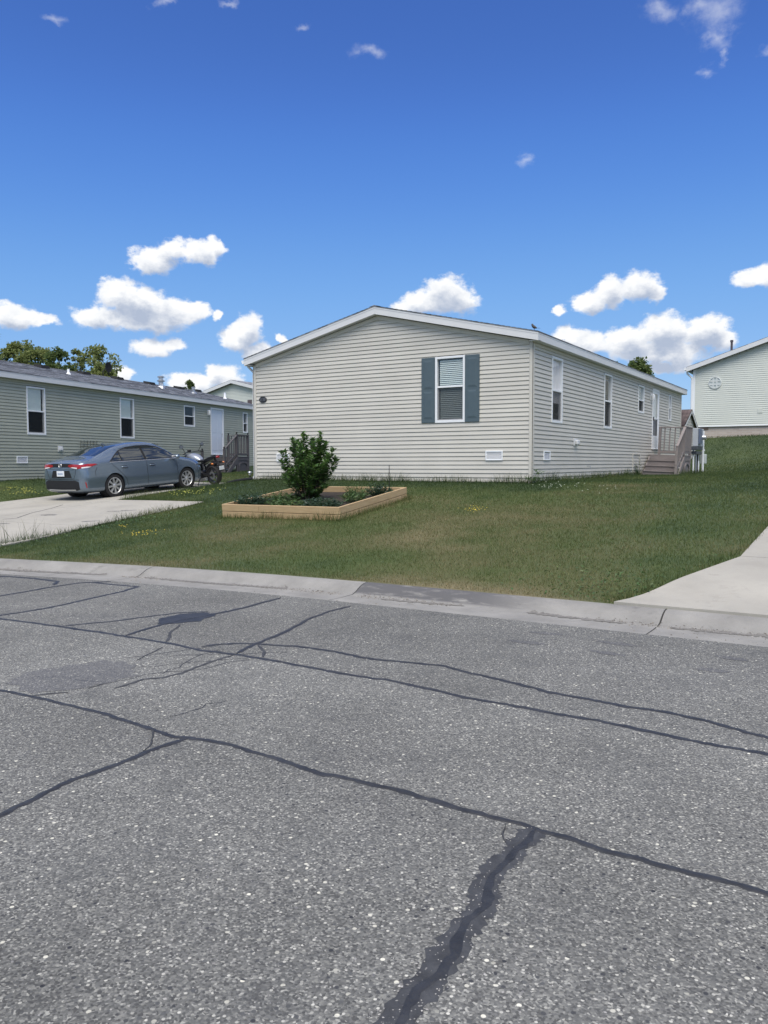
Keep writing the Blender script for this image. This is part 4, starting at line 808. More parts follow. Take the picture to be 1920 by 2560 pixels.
def far_house(label, loc, W, L, wall_h, skirt_h, slope, round_vent, sid='siding_mint', ring=.25):
    H = thing('gabled_house', label, 'house', loc); oh = .3; half = W/2+oh; z0 = skirt_h; zt = z0+wall_h; pk = zt+.2+slope*half
    sk = MB(); sk.box(.06, W-.06, .06, L-.06, -1.2, z0); sk.build('foundation', 'brick', H)
    cr = MB(); cr.prism([(0, .03, z0), (W, .03, z0), (W, .03, zt+.1), (W/2, .03, zt+.1+slope*W/2), (0, .03, zt+.1)], (0, L-.06, 0)); core = cr.build('wall', sid, H)
    sd = MB(); z = z0-.05
    while z < zt+slope*W/2:
        a = max(0, (z+.1-zt-.1)/slope); 
        if W-2*a > .1:
            for (y, s) in ((0, -1), (L, 1)): sd.quad((a, y+s*.02, z), (W-a, y+s*.02, z), (W-a, y+s*.002, z+.098), (a, y+s*.002, z+.098)); sd.quad((a, y+s*.02, z), (W-a, y+s*.02, z), (W-a, y-s*.012, z-.001), (a, y-s*.012, z-.001))
        if z < zt:
            for (x, s) in ((0, -1), (W, 1)): sd.quad((x+s*.02, 0, z), (x+s*.02, L, z), (x+s*.002, L, z+.098), (x+s*.002, 0, z+.098)); sd.quad((x+s*.02, 0, z), (x+s*.02, L, z), (x-s*.012, L, z-.001), (x-s*.012, 0, z-.001))
        z += .1
    sd.build('siding', sid, core)
    for s in (-1, 1):
        r = MB(); r.prism([(W/2, -oh, pk), (W/2+s*half, -oh, pk-slope*half), (W/2+s*half, -oh, pk-slope*half-.04), (W/2, -oh, pk-.04)], (0, L+2*oh, 0)); r.build('roof', 'shingle', H)
        f = MB(); f.prism([(W/2, -oh-.02, pk-.03), (W/2+s*half, -oh-.02, pk-slope*half-.03), (W/2+s*half, -oh-.02, pk-slope*half-.24), (W/2, -oh-.02, pk-.24)], (0, .03, 0)); f.build('rake_board', 'trim', H)
        x = W/2+s*half; g = MB(); g.box(min(x, x+s*.1), max(x, x+s*.1), -oh, L+oh, pk-slope*half-.16, pk-slope*half-.03); g.build('gutter', 'vinyl_white', H)
        d = MB(); xx = 0 if s < 0 else W; d.tube([(x, -.05, pk-slope*half-.16), (x, -.05, pk-slope*half-.3), (xx+s*.06, -.04, zt-.35), (xx+s*.06, -.04, z0)], .05, 8); d.build('downspout', 'vinyl_white', H)
        c = MB(); c.bbox(xx-.09 if s > 0 else -.025, xx+.025 if s > 0 else .09, -.03, .0, z0-.03, zt+.05); c.build('corner_post', 'vinyl_white', H)
    st = MB(); st.bbox(0, W, -.03, .02, z0-.08, z0-.02); st.build('starter_strip', 'vinyl_white', H)
    if round_vent:
        x, z, r = round_vent; v = MB(); v.lathe([(r, .02), (r, -.05), (r*.86, -.06), (r*.82, -.03), (r*.82, .02)], 28, 'Y', (x, -.0, z)); vo = v.build('gable_vent', 'vent_mint', H, smooth=True)
        q = MB(); n = 24; q.poly([(x+math.cos(k*2*math.pi/n)*r*.82, -.026, z+math.sin(k*2*math.pi/n)*r*.82) for k in range(n)]); q.build('pane', mat('grey_pane', (.48, .53, .52), .35), vo)
        for o in (-.28*r, .28*r): b = MB(); b.box(x+o-.03, x+o+.03, -.05, -.03, z-r*.78, z+r*.78); b.build('muntin', 'vent_mint', vo); b = MB(); b.box(x-r*.78, x+r*.78, -.048, -.031, z+o-.03, z+o+.03); b.build('muntin', 'vent_mint', vo)
    return H, core, pk
fr_, core, pk = far_house('pale mint sided house with round gable vent on the hill at right', (-1.13, 25.4, 2.95), 11.2, 15, 2.75, .43, .326, (1.03, 2.54, .31))
p = MB(); p.tube([(1.63, .9, 3.6), (1.63, .9, 4.62)], .055, 8); p.tube([(1.63, .9, 4.62), (1.63, .9, 4.72)], .075, 8); p.build('flue_pipe', mat('dark_flue', (.07, .06, .07), .5), fr_)
p = MB(); p.tube([(.6, .7, 3.3), (.6, .7, 3.62)], .06, 8); p.build('vent_pipe', 'black_plastic', fr_)
p = MB(); p.bbox(-.0, .75, .02, .055, .22, .40); p.build('crawl_vent', mat('brown_vent', (.12, .085, .07), .7), fr_)
p = MB(); p.bbox(4.45, 4.85, .02, .055, .24, .42); p.build('crawl_vent', bpy.data.materials['brown_vent'], fr_)
p = MB(); p.bbox(3.0, 3.22, -.035, -.01, .97, 1.17); p.build('outlet_cover', 'siding_mint', fr_)
for y in (1.2, 3.2):
    p = MB(); p.bbox(-.07, -.02, y, y+1.0, 1.2, 2.7); w_ = p.build('window', 'vinyl_white', fr_); p = MB(); p.box(-.078, -.071, y+.07, y+.93, 1.27, 2.63); p.build('pane', mat('dark_pane', (.03, .035, .04), .08), w_)
fl_, core, pk = far_house('pale mint gabled house seen between the two nearer houses', (-35.4, 24.54, 2.85), 8.4, 15, 2.75, .43, .243, None)
p = MB(); p.bbox(5.45, 5.82, -.05, .0, 2.68, 3.04); p.build('window_box', mat('brown_box', (.10, .075, .08), .6), fl_)

# ------------------------------------------------------------------ entry steps
def entry_steps(label, loc, rz, m, tilt=0., ball=True, solid=False):
    T = thing('entry_steps', label, 'steps', loc, rz); T.rotation_euler = (0, tilt, rz)
    W, D, Hh, NS = 1.18, 1.12, .72, 4; x0 = .06; run = .30; rise = Hh/NS
    for k in range(6): b = MB(); b.bbox(x0, x0+W, k*D/6+.003, (k+1)*D/6-.003, Hh-.035, Hh, .004); b.build('deck_board', m, T)
    fr = MB(); fr.bbox(x0+.01, x0+W-.01, .01, .04, Hh-.19, Hh-.036); fr.bbox(x0+.01, x0+W-.01, D-.04, D-.01, Hh-.19, Hh-.036); fr.bbox(x0+W-.042, x0+W-.012, .041, D-.041, Hh-.188, Hh-.037); fr.build('rim_joist', m, T)
    sk = MB(); X = x0+W-.05                        # skirt panel with a raised arch
    sk.bbox(X, X+.02, .04, D-.04, -.06, Hh-.19); sk.build('skirt_panel', m, T)
    ar = MB(); n = 14; a0, a1, zb, zs, rr = .2, D-.16, .02, .30, .17; pts = [(a0, zb)]+[((a0+a1)/2-math.cos(math.pi*k/n)*(a1-a0)/2, zs+math.sin(math.pi*k/n)*rr) for k in range(n+1)]+[(a1, zb)]
    inn = [((p[0]-(a0+a1)/2)*.86+(a0+a1)/2, zb+(p[1]-zb)*.88) for p in pts]
    for k in range(len(pts)-1): ar.prism([(X+.02, pts[k][0], pts[k][1]), (X+.02, pts[k+1][0], pts[k+1][1]), (X+.02, inn[k+1][0], inn[k+1][1]), (X+.02, inn[k][0], inn[k][1])], (.03, 0, 0))
    ar.build('skirt_arch', m, T)
    for y in (.02, D-.12): b = MB(); b.bbox(X-.01, X+.035, y, y+.1, -.06, Hh-.19); b.build('leg', m, T)
    for k in range(1, NS):
        z = Hh-k*rise; y1 = -(k-1)*run; b = MB(); b.bbox(x0+.02, x0+W-.06, y1-run-.03, y1-.002, z-.035, z, .004); b.build('tread', m, T)
    for k in range(NS):
        z = Hh-k*rise; y1 = -k*run; b = MB(); b.bbox(x0+.03, x0+W-.07, y1+.003, y1+.022, z-rise+.0, z-.037); b.build('riser', m, T)
    for x in (x0, x0+W-.05):
        st = MB(); st.prism([(x, .0, Hh-.06), (x, -NS*run+.25, -.04), (x, -NS*run+.52, -.04), (x, .0, Hh-.34)], (.045, 0, 0)); st.build('stringer', m, T)
    RH = 1.0; posts = [(x0+W-.045, .045), (x0+W-.045, D-.045), (x0+.10, D-.045)]
    def post(x, y, z0, z1):
        b = MB(); b.bbox(x-.042, x+.042, y-.042, y+.042, z0, z1, .005); o = b.build('post', m, T)
        if ball: c = MB(); c.lathe([(.03, 0), (.045, .012), (.02, .03), (.036, .05), (.042, .075), (.03, .1), (0, .112)], 12, 'Z', (x, y, z1)); c.build('post_cap', 'black_plastic', o, smooth=True)
    for (x, y) in posts: post(x, y, -.05 if x > .5 else Hh, Hh+RH)
    low = -NS*run+.12; zl = RH*.98+rise*.4
    post(x0+W-.045, low, -.05, zl-.02); post(x0+.03, low, -.05, zl-.1) if ball else None
    def rail(a, b, w=.085, t=.038, name='hand_rail'):
        a = Vector(a); b = Vector(b); d = (b-a); L_ = d.length; q = d.to_track_quat('Y', 'Z').to_matrix().to_4x4(); r = MB(); r.bbox(-w/2, w/2, 0, L_, -t/2, t/2, .005, mtx=Matrix.Translation(a) @ q); return r.build(name, m, T)
    xo = x0+W-.045
    rail((xo, 0, Hh+RH-.03), (xo, D, Hh+RH-.03)); rail((xo, .08, Hh+.1), (xo, D-.09, Hh+.1), .04, .08, 'bottom_rail')
    rail((x0+.06, D-.045, Hh+RH-.025), (xo, D-.045, Hh+RH-.025)); rail((x0+.14, D-.045, Hh+.1), (xo-.05, D-.045, Hh+.1), .04, .08, 'bottom_rail')
    rail((xo, low-.05, zl-.06), (xo, .0, Hh+RH-.06)); rail((xo, low+.02, .24), (xo, .0, Hh+.12), .04, .08, 'bottom_rail')
    def bal(x, y, z0, z1, w=.034): b = MB(); b.bbox(x-w/2, x+w/2, y-w/2, y+w/2, z0, z1, .003); b.build('baluster', m, T)
    nb = 9 if solid else 6; wb = .085 if solid else .036
    for k in range(nb): y = .1+(D-.2)*(k+.5)/nb; bal(xo, y, Hh+.14, Hh+RH-.05, wb if not solid else .06)
    for k in range(5): x = x0+.17+(W-.3)*(k+.5)/5; bal(x, D-.045, Hh+.14, Hh+RH-.045)
    for k in range(6):
        f = (k+.6)/6.2; y = low+f*(-low); bal(xo, y, .24+f*(Hh-.12)+.03, zl-.06+f*(Hh+RH-zl)-.03)
    return T
MSZ = 1.08; LSZ = 1.13
entry_steps('taupe wooden entry steps and railing at the beige house door', (0.0, 10.93, MSZ), 0, 'deck_taupe', math.radians(2.2), ball=False, solid=True)
ls = LORG+LV*12.75+LN*.03
entry_steps('dark brown wooden entry steps and railing at the sage house door', (ls.x, ls.y, LSZ), LROT, 'deck_dark')

# ------------------------------------------------------------------ shed and utility stand behind the beige house
zS = h1(-1.2, 18.3)
sh = thing('garden_shed', 'small shed with brown gable roof half hidden behind beige house', 'shed', (-2.4, 16.95, zS)); SW, SD = 2.4, 2.85; se = 3.07-zS; sp_ = 3.75-zS
b = MB(); b.prism([(0, 0, -.3), (0, SD, -.3), (0, SD, se), (0, SD/2, sp_-.06), (0, 0, se)], (SW-.02, 0, 0)); wl_ = b.build('wall', 'sheath', sh)
z = .02
while z < sp_-.12:
    t = max(0., (z+.09-se)/(sp_-se))*SD/2; b = MB()
    if SD-2*t > .1: b.quad((SW+.012, t, z), (SW+.012, SD-t, z), (SW-.006, SD-t, z+.115), (SW-.006, t, z+.115)); b.quad((SW+.012, t, z), (SW+.012, SD-t, z), (SW-.018, SD-t, z), (SW-.018, t, z)); b.build('siding_plank', 'siding_beige', wl_)
    z += .116
b = MB(); b.box(.0, SW, -.02, 0, -.2, se); b.build('front_siding', 'siding_beige', wl_)
for s in (-1, 1):
    y = SD/2+s*(SD/2+.12); ze = se-.12*(sp_-se)/(SD/2); b = MB(); b.prism([(-.1, SD/2, sp_+.02), (-.1, y, ze+.02), (-.1, y, ze-.03), (-.1, SD/2, sp_-.03)], (SW+.22, 0, 0)); b.build('roof', 'shingle_brown', sh)
    b = MB(); b.prism([(SW+.10, SD/2, sp_-.03), (SW+.10, y, ze-.03), (SW+.10, y, ze-.13), (SW+.10, SD/2, sp_-.13)], (.02, 0, 0)); b.build('rake_board', 'trim', sh)
for y in (0, SD-.09): b = MB(); b.bbox(SW, SW+.025, y, y+.09, -.3, se-.05); b.build('corner_post', 'trim', sh)
zU = h1(1.25, 13.3)
ut = thing('meter_stand', 'white posts carrying grey electric meter boxes beside taupe entry steps', 'utility stand', (1.25, 13.3, zU))
for i, (x, y, h, r) in enumerate(((-.15, -.9, .95, .035), (-.02, -.62, .9, .03), (.1, .55, 1.55, .04), (.02, .1, .45, .04))):
    b = MB(); b.tube([(x, y, -.15), (x, y, h)], r, 8); b.build('post', 'vinyl_white', ut)
b = MB(); b.bbox(-.07, .11, -.55, .6, .98, 1.62, .01); bx_ = b.build('meter_box', 'grey_box', ut)
b = MB(); b.bbox(.0, .05, -.5, -.05, 1.05, 1.6, .008, mtx=Matrix.Translation((.115, 0, 0))); b.build('meter_door', mat('blue_grey_steel', (.10, .13, .2), .4), bx_)
b = MB(); b.lathe([(0, .14), (.08, .14), (.09, .02), (.09, 0)], 16, 'X', (.11, .25, 1.3)); b.build('meter', 'galv', bx_)
b = MB(); b.bbox(-.1, .12, -.8, .35, .84, .975, .008); b.bbox(-.08, .1, -.7, .3, .68, .80, .008); b.build('cross_board', mat('dark_steel', (.06, .07, .085), .5), ut)
for k in range(3): b = MB(); b.tube([(.02, -.35+k*.25, -.1), (.02, -.35+k*.25, .7)], .028, 8); b.build('conduit', 'galv' if k != 1 else 'black_plastic', ut)
ub = thing('cable_box', 'small pale grey box on a short stake in grass beside the meter stand', 'utility box', (1.32, 14.15, h1(1.32, 14.15)))
b = MB(); b.bbox(-.02, .02, -.03, .03, -.2, .3); b.build('stake', 'grey_box', ub); b = MB(); b.bbox(-.1, .1, -.15, .15, .27, .62, .02); b.build('box', mat('pale_grey_box', (.5, .53, .52), .5), ub); b = MB(); b.lathe([(.05, 0), (.06, .04), (0, .07)], 10, 'Z', (0, -.02, .75)); b.tube([(0, -.02, .6), (0, -.02, .75)], .02, 6); b.build('cap', 'vinyl_white', ub)

# ------------------------------------------------------------------ planter with boards
pz = h1(*PL_C); sl_ = math.atan(.102)
pln = thing('planter_bed', 'square raised bed of new pine boards on the sloping front lawn', 'planter', (PL_C[0], PL_C[1], pz)); pln.rotation_euler = (sl_, 0, PL_ROT)
BHt, BT = .142, .04
def board(x0, x1, y0, y1, z0): b = MB(); b.bbox(x0, x1, y0, y1, z0, z0+BHt-.010, .004); b.build('board', 'wood_new', pln)
hw, hd = PL_W/2, PL_D/2
for row, js in ((1, -.35), (0, .62)):
    z = row*BHt-.035
    board(-hw, js*hw*.98-.002, -hd, -hd+BT, z); board(js*hw*.98+.002, hw, -hd, -hd+BT, z)
    board(-hw, -js*hw-.002, hd-BT, hd, z); board(-js*hw+.002, hw, hd-BT, hd, z)
    for s in (-1, 1):
        a, c = (hw-BT, hw) if s > 0 else (-hw, -hw+BT); y = .3*hd*(1 if row else -1); board(a, c, -hd+BT+.002, y-.002, z); board(a, c, y+.002, hd-BT-.002, z)
for sx in (-1, 1):
    for sy in (-1, 1): b = MB(); b.bbox(sx*(hw-BT)-sx*.0-(.07 if sx > 0 else 0), sx*(hw-BT)+(.07 if sx < 0 else 0), sy*(hd-BT)-(.07 if sy > 0 else 0), sy*(hd-BT)+(.07 if sy < 0 else 0), -.1, BHt*2-.06); b.build('corner_stake', 'wood_new', pln)
soil = MB(); n = 14
for j in range(n+1):
    for i in range(n+1): x = -hw+BT+(PL_W-2*BT)*i/n; y = -hd+BT+(PL_D-2*BT)*j/n; soil.v.append((x, y, .12+.03*mnoise.noise(Vector((x*3, y*3, 0)))))
for j in range(n):
    for i in range(n): c = j*(n+1)+i; soil.f.append((c, c+1, c+n+2, c+n+1))
soil.build('soil', 'soil', pln, smooth=True)
bpy.context.view_layer.update(); PM = pln.matrix_world.copy()

# ------------------------------------------------------------------ foliage
def leafmat(name, cols, rough=.45, tl=.3, spec=.4):
    m = chipmat(name, cols); nt = m.node_tree; N = nt.nodes; L = nt.links; b = N['Principled BSDF']; b.inputs['Roughness'].default_value = rough; b.inputs['Specular IOR Level'].default_value = spec
    t = N.new('ShaderNodeBsdfTranslucent'); mx = N.new('ShaderNodeMixShader'); mx.inputs[0].default_value = tl; src = b.inputs['Base Color'].links[0].from_socket; L.new(src, t.inputs[0]); L.new(b.outputs[0], mx.inputs[1]); L.new(t.outputs[0], mx.inputs[2]); L.new(mx.outputs[0], N['Material Output'].inputs[0]); return m
M['leaf_shrub'] = leafmat('shrub_leaf', [(.05, .112, .03), (.09, .175, .042), (.065, .14, .036), (.135, .225, .055), (.055, .12, .034), (.11, .17, .065)])
M['leaf_dark'] = leafmat('dark_plant_leaf', [(.022, .045, .03), (.035, .07, .04), (.05, .09, .05), (.03, .055, .035)])
M['leaf_mid'] = leafmat('mid_plant_leaf', [(.05, .10, .035), (.09, .16, .05), (.06, .12, .04), (.14, .17, .06)])
M['leaf_tree'] = leafmat('tree_leaf', [(.14, .19, .07), (.24, .28, .10), (.18, .23, .08), (.30, .32, .13), (.20, .25, .09)], .6, .45, .2)
M['leaf_tree2'] = leafmat('dark_tree_leaf', [(.08, .13, .05), (.14, .19, .065), (.10, .15, .055), (.18, .22, .08)], .6, .45, .2)
def leaves(P, D, size, wid=.45, cup=.25):         # pointed leaves at P pointing along D: six vertices, folded at the midrib
    n = len(P); D = D/np.linalg.norm(D, axis=1)[:, None]; up_ = np.tile((0, 0, 1.), (n, 1))+rng.normal(0, .45, (n, 3)); S_ = np.cross(D, up_); S_ /= np.linalg.norm(S_, axis=1)[:, None]; U_ = np.cross(S_, D)
    s = size[:, None]; w = s*wid*.5
    A = P; B = P+D*s*.45+S_*w+U_*w*cup; C = P+D*s*.45-S_*w+U_*w*cup; E = P+D*s*.5; T_ = P+D*s-U_*s*.18
    V = np.stack([A, B, E, T_, C], 1).reshape(-1, 3); k = np.arange(n)[:, None]*5
    F = np.concatenate([k+np.array([[0, 2, 1]]), k+np.array([[1, 2, 3]]), k+np.array([[0, 4, 2]]), k+np.array([[4, 3, 2]])]); return V, F
def limb(mb, a, b, r0, r1, seed, wob=.06, n=6):
    a = Vector(a); b = Vector(b); L_ = (b-a).length; pts = [a.lerp(b, k/n)+Vector((mnoise.noise(Vector((k*.7, seed, 1))), mnoise.noise(Vector((k*.7, seed, 5))), 0))*wob*L_*math.sin(math.pi*k/n) for k in range(n+1)]
    mb.tube(pts, [r0+(r1-r0)*k/n for k in range(n+1)], 7); return pts

# the shrub: upright shoots, each a rosette of broad leaves
base = PM @ Vector((-.28, .05, .12)); sc = thing('leafy_shrub', 'bushy dark green shrub standing in the middle of the planter bed', 'shrub', base); stem = MB(); LP, LD, LS = [], [], []
TIPS = []
for k in range(96):
    a = random.uniform(0, 2*math.pi); f = random.random()**.6; hz = random.uniform(.06, 1.2); wr = (.42+.16*min(1, max(0, (hz-.2)/.45)))*(1 if hz < 1.0 else .8)
    TIPS.append((math.cos(a)*wr*f, math.sin(a)*wr*f*random.uniform(.8, 1.12), hz+random.uniform(-.08, .12)))
R_ = Vector((math.cos(CYAW), math.sin(CYAW), 0))
for (s, z) in ((-.05, 1.36), (.26, 1.36), (.2, 1.25), (-.3, 1.24), (.02, 1.22), (-.5, .78), (-.48, 1.0), (.52, .86), (.62, .82), (.42, 1.1), (-.42, .55), (.4, .5), (-.33, .35), (.36, .3), (0, 1.3), (.28, 1.28), (-.22, 1.15)): p = R_*s; TIPS.append((p.x+random.uniform(-.08, .08), p.y+random.uniform(-.08, .08), z))
for i, t in enumerate(TIPS):
    t = Vector(t); b0 = Vector((t.x*.15+random.uniform(-.05, .05), t.y*.15+random.uniform(-.05, .05), 0)); pts = limb(stem, b0, t, .011, .004, i, .12)
    L_ = (t-b0).length; nl = int(16+24*L_)
    for q in range(nl):
        f = 1-(q/nl)**1.5*.62; j = min(int(f*6), 5); p = pts[j].lerp(pts[j+1], f*6-j); ax = (pts[j+1]-pts[j]).normalized(); a = q*2.4+i; sd = Vector((math.cos(a), math.sin(a), 0)); d = (ax*(.75 if f > .93 else .25)+sd+Vector((0, 0, .25))).normalized()
        LP.append(p); LD.append(d); LS.append(random.uniform(.085, .145)*(1 if f < .93 else .85))
stem.build('stems', 'bark', sc, smooth=True); V, F = leaves(np.array(LP), np.array(LD), np.array(LS), .5); tag(npmesh('foliage', V, F, 'leaf_shrub', sc), kind='stuff')

def clump(name, label, cat, loc, rad, h, n, size, m, wid=.4, upness=.6, group=None):
    T = thing(name, label, cat, loc, group=group); st = MB(); P, D, S_ = [], [], []
    for k in range(max(5, n//16)):
        a = random.uniform(0, 2*math.pi); f = random.random()**.5; t = Vector((math.cos(a)*rad*f, math.sin(a)*rad*f, h*(1-.55*f*f)*random.uniform(.6, 1.1))); b0 = Vector((t.x*.4, t.y*.4, -.02)); pts = limb(st, b0, t, .005, .002, k, .1, 4)
        for q in range(16): f2 = random.uniform(.25, 1); j = min(int(f2*4), 3); p = pts[j].lerp(pts[j+1], f2*4-j); a = random.uniform(0, 6.28); P.append(p); D.append(Vector((math.cos(a), math.sin(a), upness*random.uniform(-.3, 1.2)))); S_.append(size*random.uniform(.6, 1.25))
    st.build('stems', 'leaf_mid', T); V, F = leaves(np.array(P), np.array(D), np.array(S_), wid); tag(npmesh('foliage', V, F, m, T), kind='stuff'); return T
pp = lambda x, y: PM @ Vector((x, y, .12))
clump('bedding_plant', 'low dark leafy clump in the near left corner of the planter bed', 'plant', pp(-.90, -.92), .42, .30, 1100, .075, 'leaf_dark')
clump('bedding_plant', 'dense dark leafy clump just right of the shrub at the front board', 'plant', pp(.62, -.9), .5, .24, 1200, .07, 'leaf_dark')
clump('bedding_plant', 'dark leafy plant in the back right corner of the planter bed', 'plant', pp(.98, .8), .34, .3, 700, .07, 'leaf_dark')
clump('bedding_plant', 'yellow green spiky plant between shrub and right board of planter', 'plant', pp(.85, .0), .3, .26, 400, .12, 'leaf_mid', .16, 1.4)
clump('bedding_plant', 'mid green plant in front of the shrub behind the front board', 'plant', pp(-.15, -.85), .45, .2, 800, .085, 'leaf_mid', .3)
clump('bedding_plant', 'grey green sprawling plant left of the shrub inside the planter', 'plant', pp(-.72, -.2), .45, .2, 700, .08, 'leaf_mid', .3)
clump('bedding_plant', 'small feathery seedlings along the back board of the planter', 'plant', pp(.45, .9), .4, .26, 500, .07, 'leaf_mid', .2, 1.)
sk_ = MB(); q0 = PM @ Vector((1.0, 1.2, .1)); sk_.tube([q0, q0+Vector((0, 0, .62))], .008, 6); tag(sk_.build('plant_stake', 'black_plastic'), 'thin dark stake upright near back right of planter bed', 'stake')
clump('weed', 'tall leafy weed at the near corner of the beige house', 'weed', (.16, -.12, h1(.16, -.12)), .2, .3, 60, .16, 'leaf_mid', .14, .9)
clump('weed', 'scraggly weed against siding left of the taupe entry steps', 'weed', (.18, 9.35, h1(.18, 9.35)), .22, .62, 110, .07, 'leaf_dark', .35, .6)
def flowers(label, c, rx, ry, n, col, sz=.02, h=.07):
    x = c[0]+rng.normal(0, rx, n); y = c[1]+rng.normal(0, ry, n); k = ok_grass(x, y); x, y = x[k], y[k]; z = hgt(x, y)+h*rng.uniform(.6, 1.3, len(x)); n = len(x); a = np.arange(6)*np.pi/3
    V = np.concatenate([np.stack([x, y, z+.006], 1)[:, None], np.stack([x[:, None]+np.cos(a)*sz, y[:, None]+np.sin(a)*sz, np.repeat(z[:, None], 6, 1)-.002], 2)], 1).reshape(-1, 3)
    F = (np.arange(n)[:, None, None]*7+np.array([(0, 1+k, 1+(k+1) % 6) for k in range(6)])[None]).reshape(-1, 3)
    o = npmesh('wildflowers', V, F, mat('petal', col, .6)); tag(o, label, 'flowers', kind='stuff')
flowers('small yellow flowers in lawn between driveway and planter', (-4.05, -7.9), .16, .12, 30, (.6, .46, .04), .011); flowers('single tuft of yellow flowers by the driveway edge left of planter', (-5.3, -7.3), .08, .08, 9, (.6, .46, .04), .010)
flowers('yellow flower patch in lawn right of the planter', (.6, -4.33), .13, .16, 32, (.65, .5, .05), .010); flowers('yellow flowers in grass left of the parked car', (-14.6, -3.1), .35, .2, 60, (.5, .5, .09), .022)
flowers('yellow flowers in the grass strip between car and planter', (-8.6, -2.2), .5, .25, 60, (.5, .52, .09), .017); flowers('white clover along the grass by the house corner', (1.1, -.9), .45, .35, 36, (.42, .47, .36), .016)
def weedfield(label, c, rx, ry, n, size): 
    x = c[0]+rng.normal(0, rx, n); y = c[1]+rng.normal(0, ry, n); k = ok_grass(x, y); x, y = x[k], y[k]; P = np.stack([x, y, hgt(x, y)+.02], 1); a = rng.uniform(0, 6.28, len(x)); V, F = leaves(P, np.stack([np.cos(a), np.sin(a), rng.uniform(.1, .9, len(x))], 1), size*rng.uniform(.6, 1.3, len(x)), .4); o = npmesh('broadleaf_weeds', V, F, 'leaf_mid'); tag(o, label, 'weeds', kind='stuff')
weedfield('bright broadleaf weeds in grass beside the right driveway corner', (4.2, -8.7), .45, .5, 380, .05); weedfield('broadleaf weeds in lawn edge beside left driveway', (-5.9, -6.5), .2, 1.2, 220, .06)

def tree(label, x, y, ztop, r, hcrown, m, group='trees beyond the houses', conifer=False, dens=1., name='tree', leaf=.42):
    z0 = h1(x, y) if -100 < x < 50 and y < 100 else 4.5
    T = thing(name, label, 'tree', (x, y, z0), group=group); Hh = ztop-z0; tr = MB(); blobs = []
    zc = Hh-hcrown/2; limb(tr, (0, 0, -.3), (0, 0, Hh*.9), r*.07+.08, .03, x, .02, 8)
    for k in range(16):
        a = random.uniform(0, 6.28); f = random.uniform(.45, 1); zz = zc+random.uniform(-.5, .5)*hcrown; e = math.sqrt(max(.05, 1-((zz-zc)/(hcrown/2))**2)); 
        if conifer: e = max(.06, (Hh-zz)/hcrown)
        t = (math.cos(a)*r*f*e, math.sin(a)*r*f*e, zz); limb(tr, (0, 0, max(.5, zz-hcrown*.35)), t, .06, .015, k+x, .1, 5); blobs.append((t, random.uniform(.24, .4)*r))
    for k in range(int(20*dens)):
        a = random.uniform(0, 6.28); f = random.random()**.4; zz = zc+random.uniform(-.5, .5)*hcrown; e = math.sqrt(max(.04, 1-((zz-zc)/(hcrown/2))**2))
        if conifer: e = max(.05, (Hh-zz)/hcrown)
        blobs.append(((math.cos(a)*r*f*e, math.sin(a)*r*f*e, zz), random.uniform(.18, .34)*r))
    tr.build('trunk', 'bark', T, smooth=True); P, D, S_ = [], [], []
    for (c, br) in blobs:
        n = int(95*dens); v = rng.normal(0, 1, (n, 3)); v /= np.linalg.norm(v, axis=1)[:, None]; rad = br*rng.random(n)**.5; P.append(np.array(c)+v*rad[:, None]*np.array((1, 1, .8))); D.append(v+rng.normal(0, .6, (n, 3))); S_.append(leaf*rng.uniform(.6, 1.3, n))
    V, F = leaves(np.concatenate(P), np.concatenate(D), np.concatenate(S_), .7); tag(npmesh('crown', V, F, m, T), kind='stuff'); return T
def TP(x, y, zt, k=1.8): return CAMLOC.x+(x-CAMLOC.x)*k, CAMLOC.y+(y-CAMLOC.y)*k, 1.5+(zt-1.5)*k
for (lb, x, y, zt, r, hc, m, con) in (('dark conifer at the far left edge above the sage house roof', -48.4, 17.8, 11.2, 1.0, 5.4, 'leaf_tree2', True), ('thin olive tree between dark conifer and tallest round tree', -50.4, 20.9, 10.75, 1.15, 3.2, 'leaf_tree', False),
    ('tallest round tree with bare forked limbs above sage roof', -47.5, 20.6, 10.75, 1.38, 3.1, 'leaf_tree', False), ('dense dark green tree right of the tallest round tree', -44.15, 20.2, 9.85, 1.2, 3.3, 'leaf_tree2', False), ('narrow olive tree top behind the dense dark tree', -46.5, 23.5, 10.4, .62, 3.4, 'leaf_tree', False),
    ('large yellow green round tree at right end of tree row', -41.8, 21.7, 9.9, 1.42, 3.5, 'leaf_tree', False), ('low willow green bush at foot of the large round tree', -39.3, 19.7, 8.35, 1.25, 2.4, 'leaf_tree', False),
    ('dark green treetop above the beige house roof at right', -8.5, 44.4, 9.25, .95, 2.7, 'leaf_tree2', False), ('small treetop peeking over the beige roof left of dark treetop', -11.3, 48.5, 9.7, .42, 2., 'leaf_tree2', False), ('small pointed treetop above sage roof beside the chimney', -48.5, 37.5, 9.3, .55, 2.6, 'leaf_tree2', False)):
    k = 1.8; X, Y, ZT = TP(x, y, zt, k); tree(lb, X, Y, ZT, r*k, hc*k, m, conifer=con, dens=1.1, leaf=.38 if r > .7 else .26)

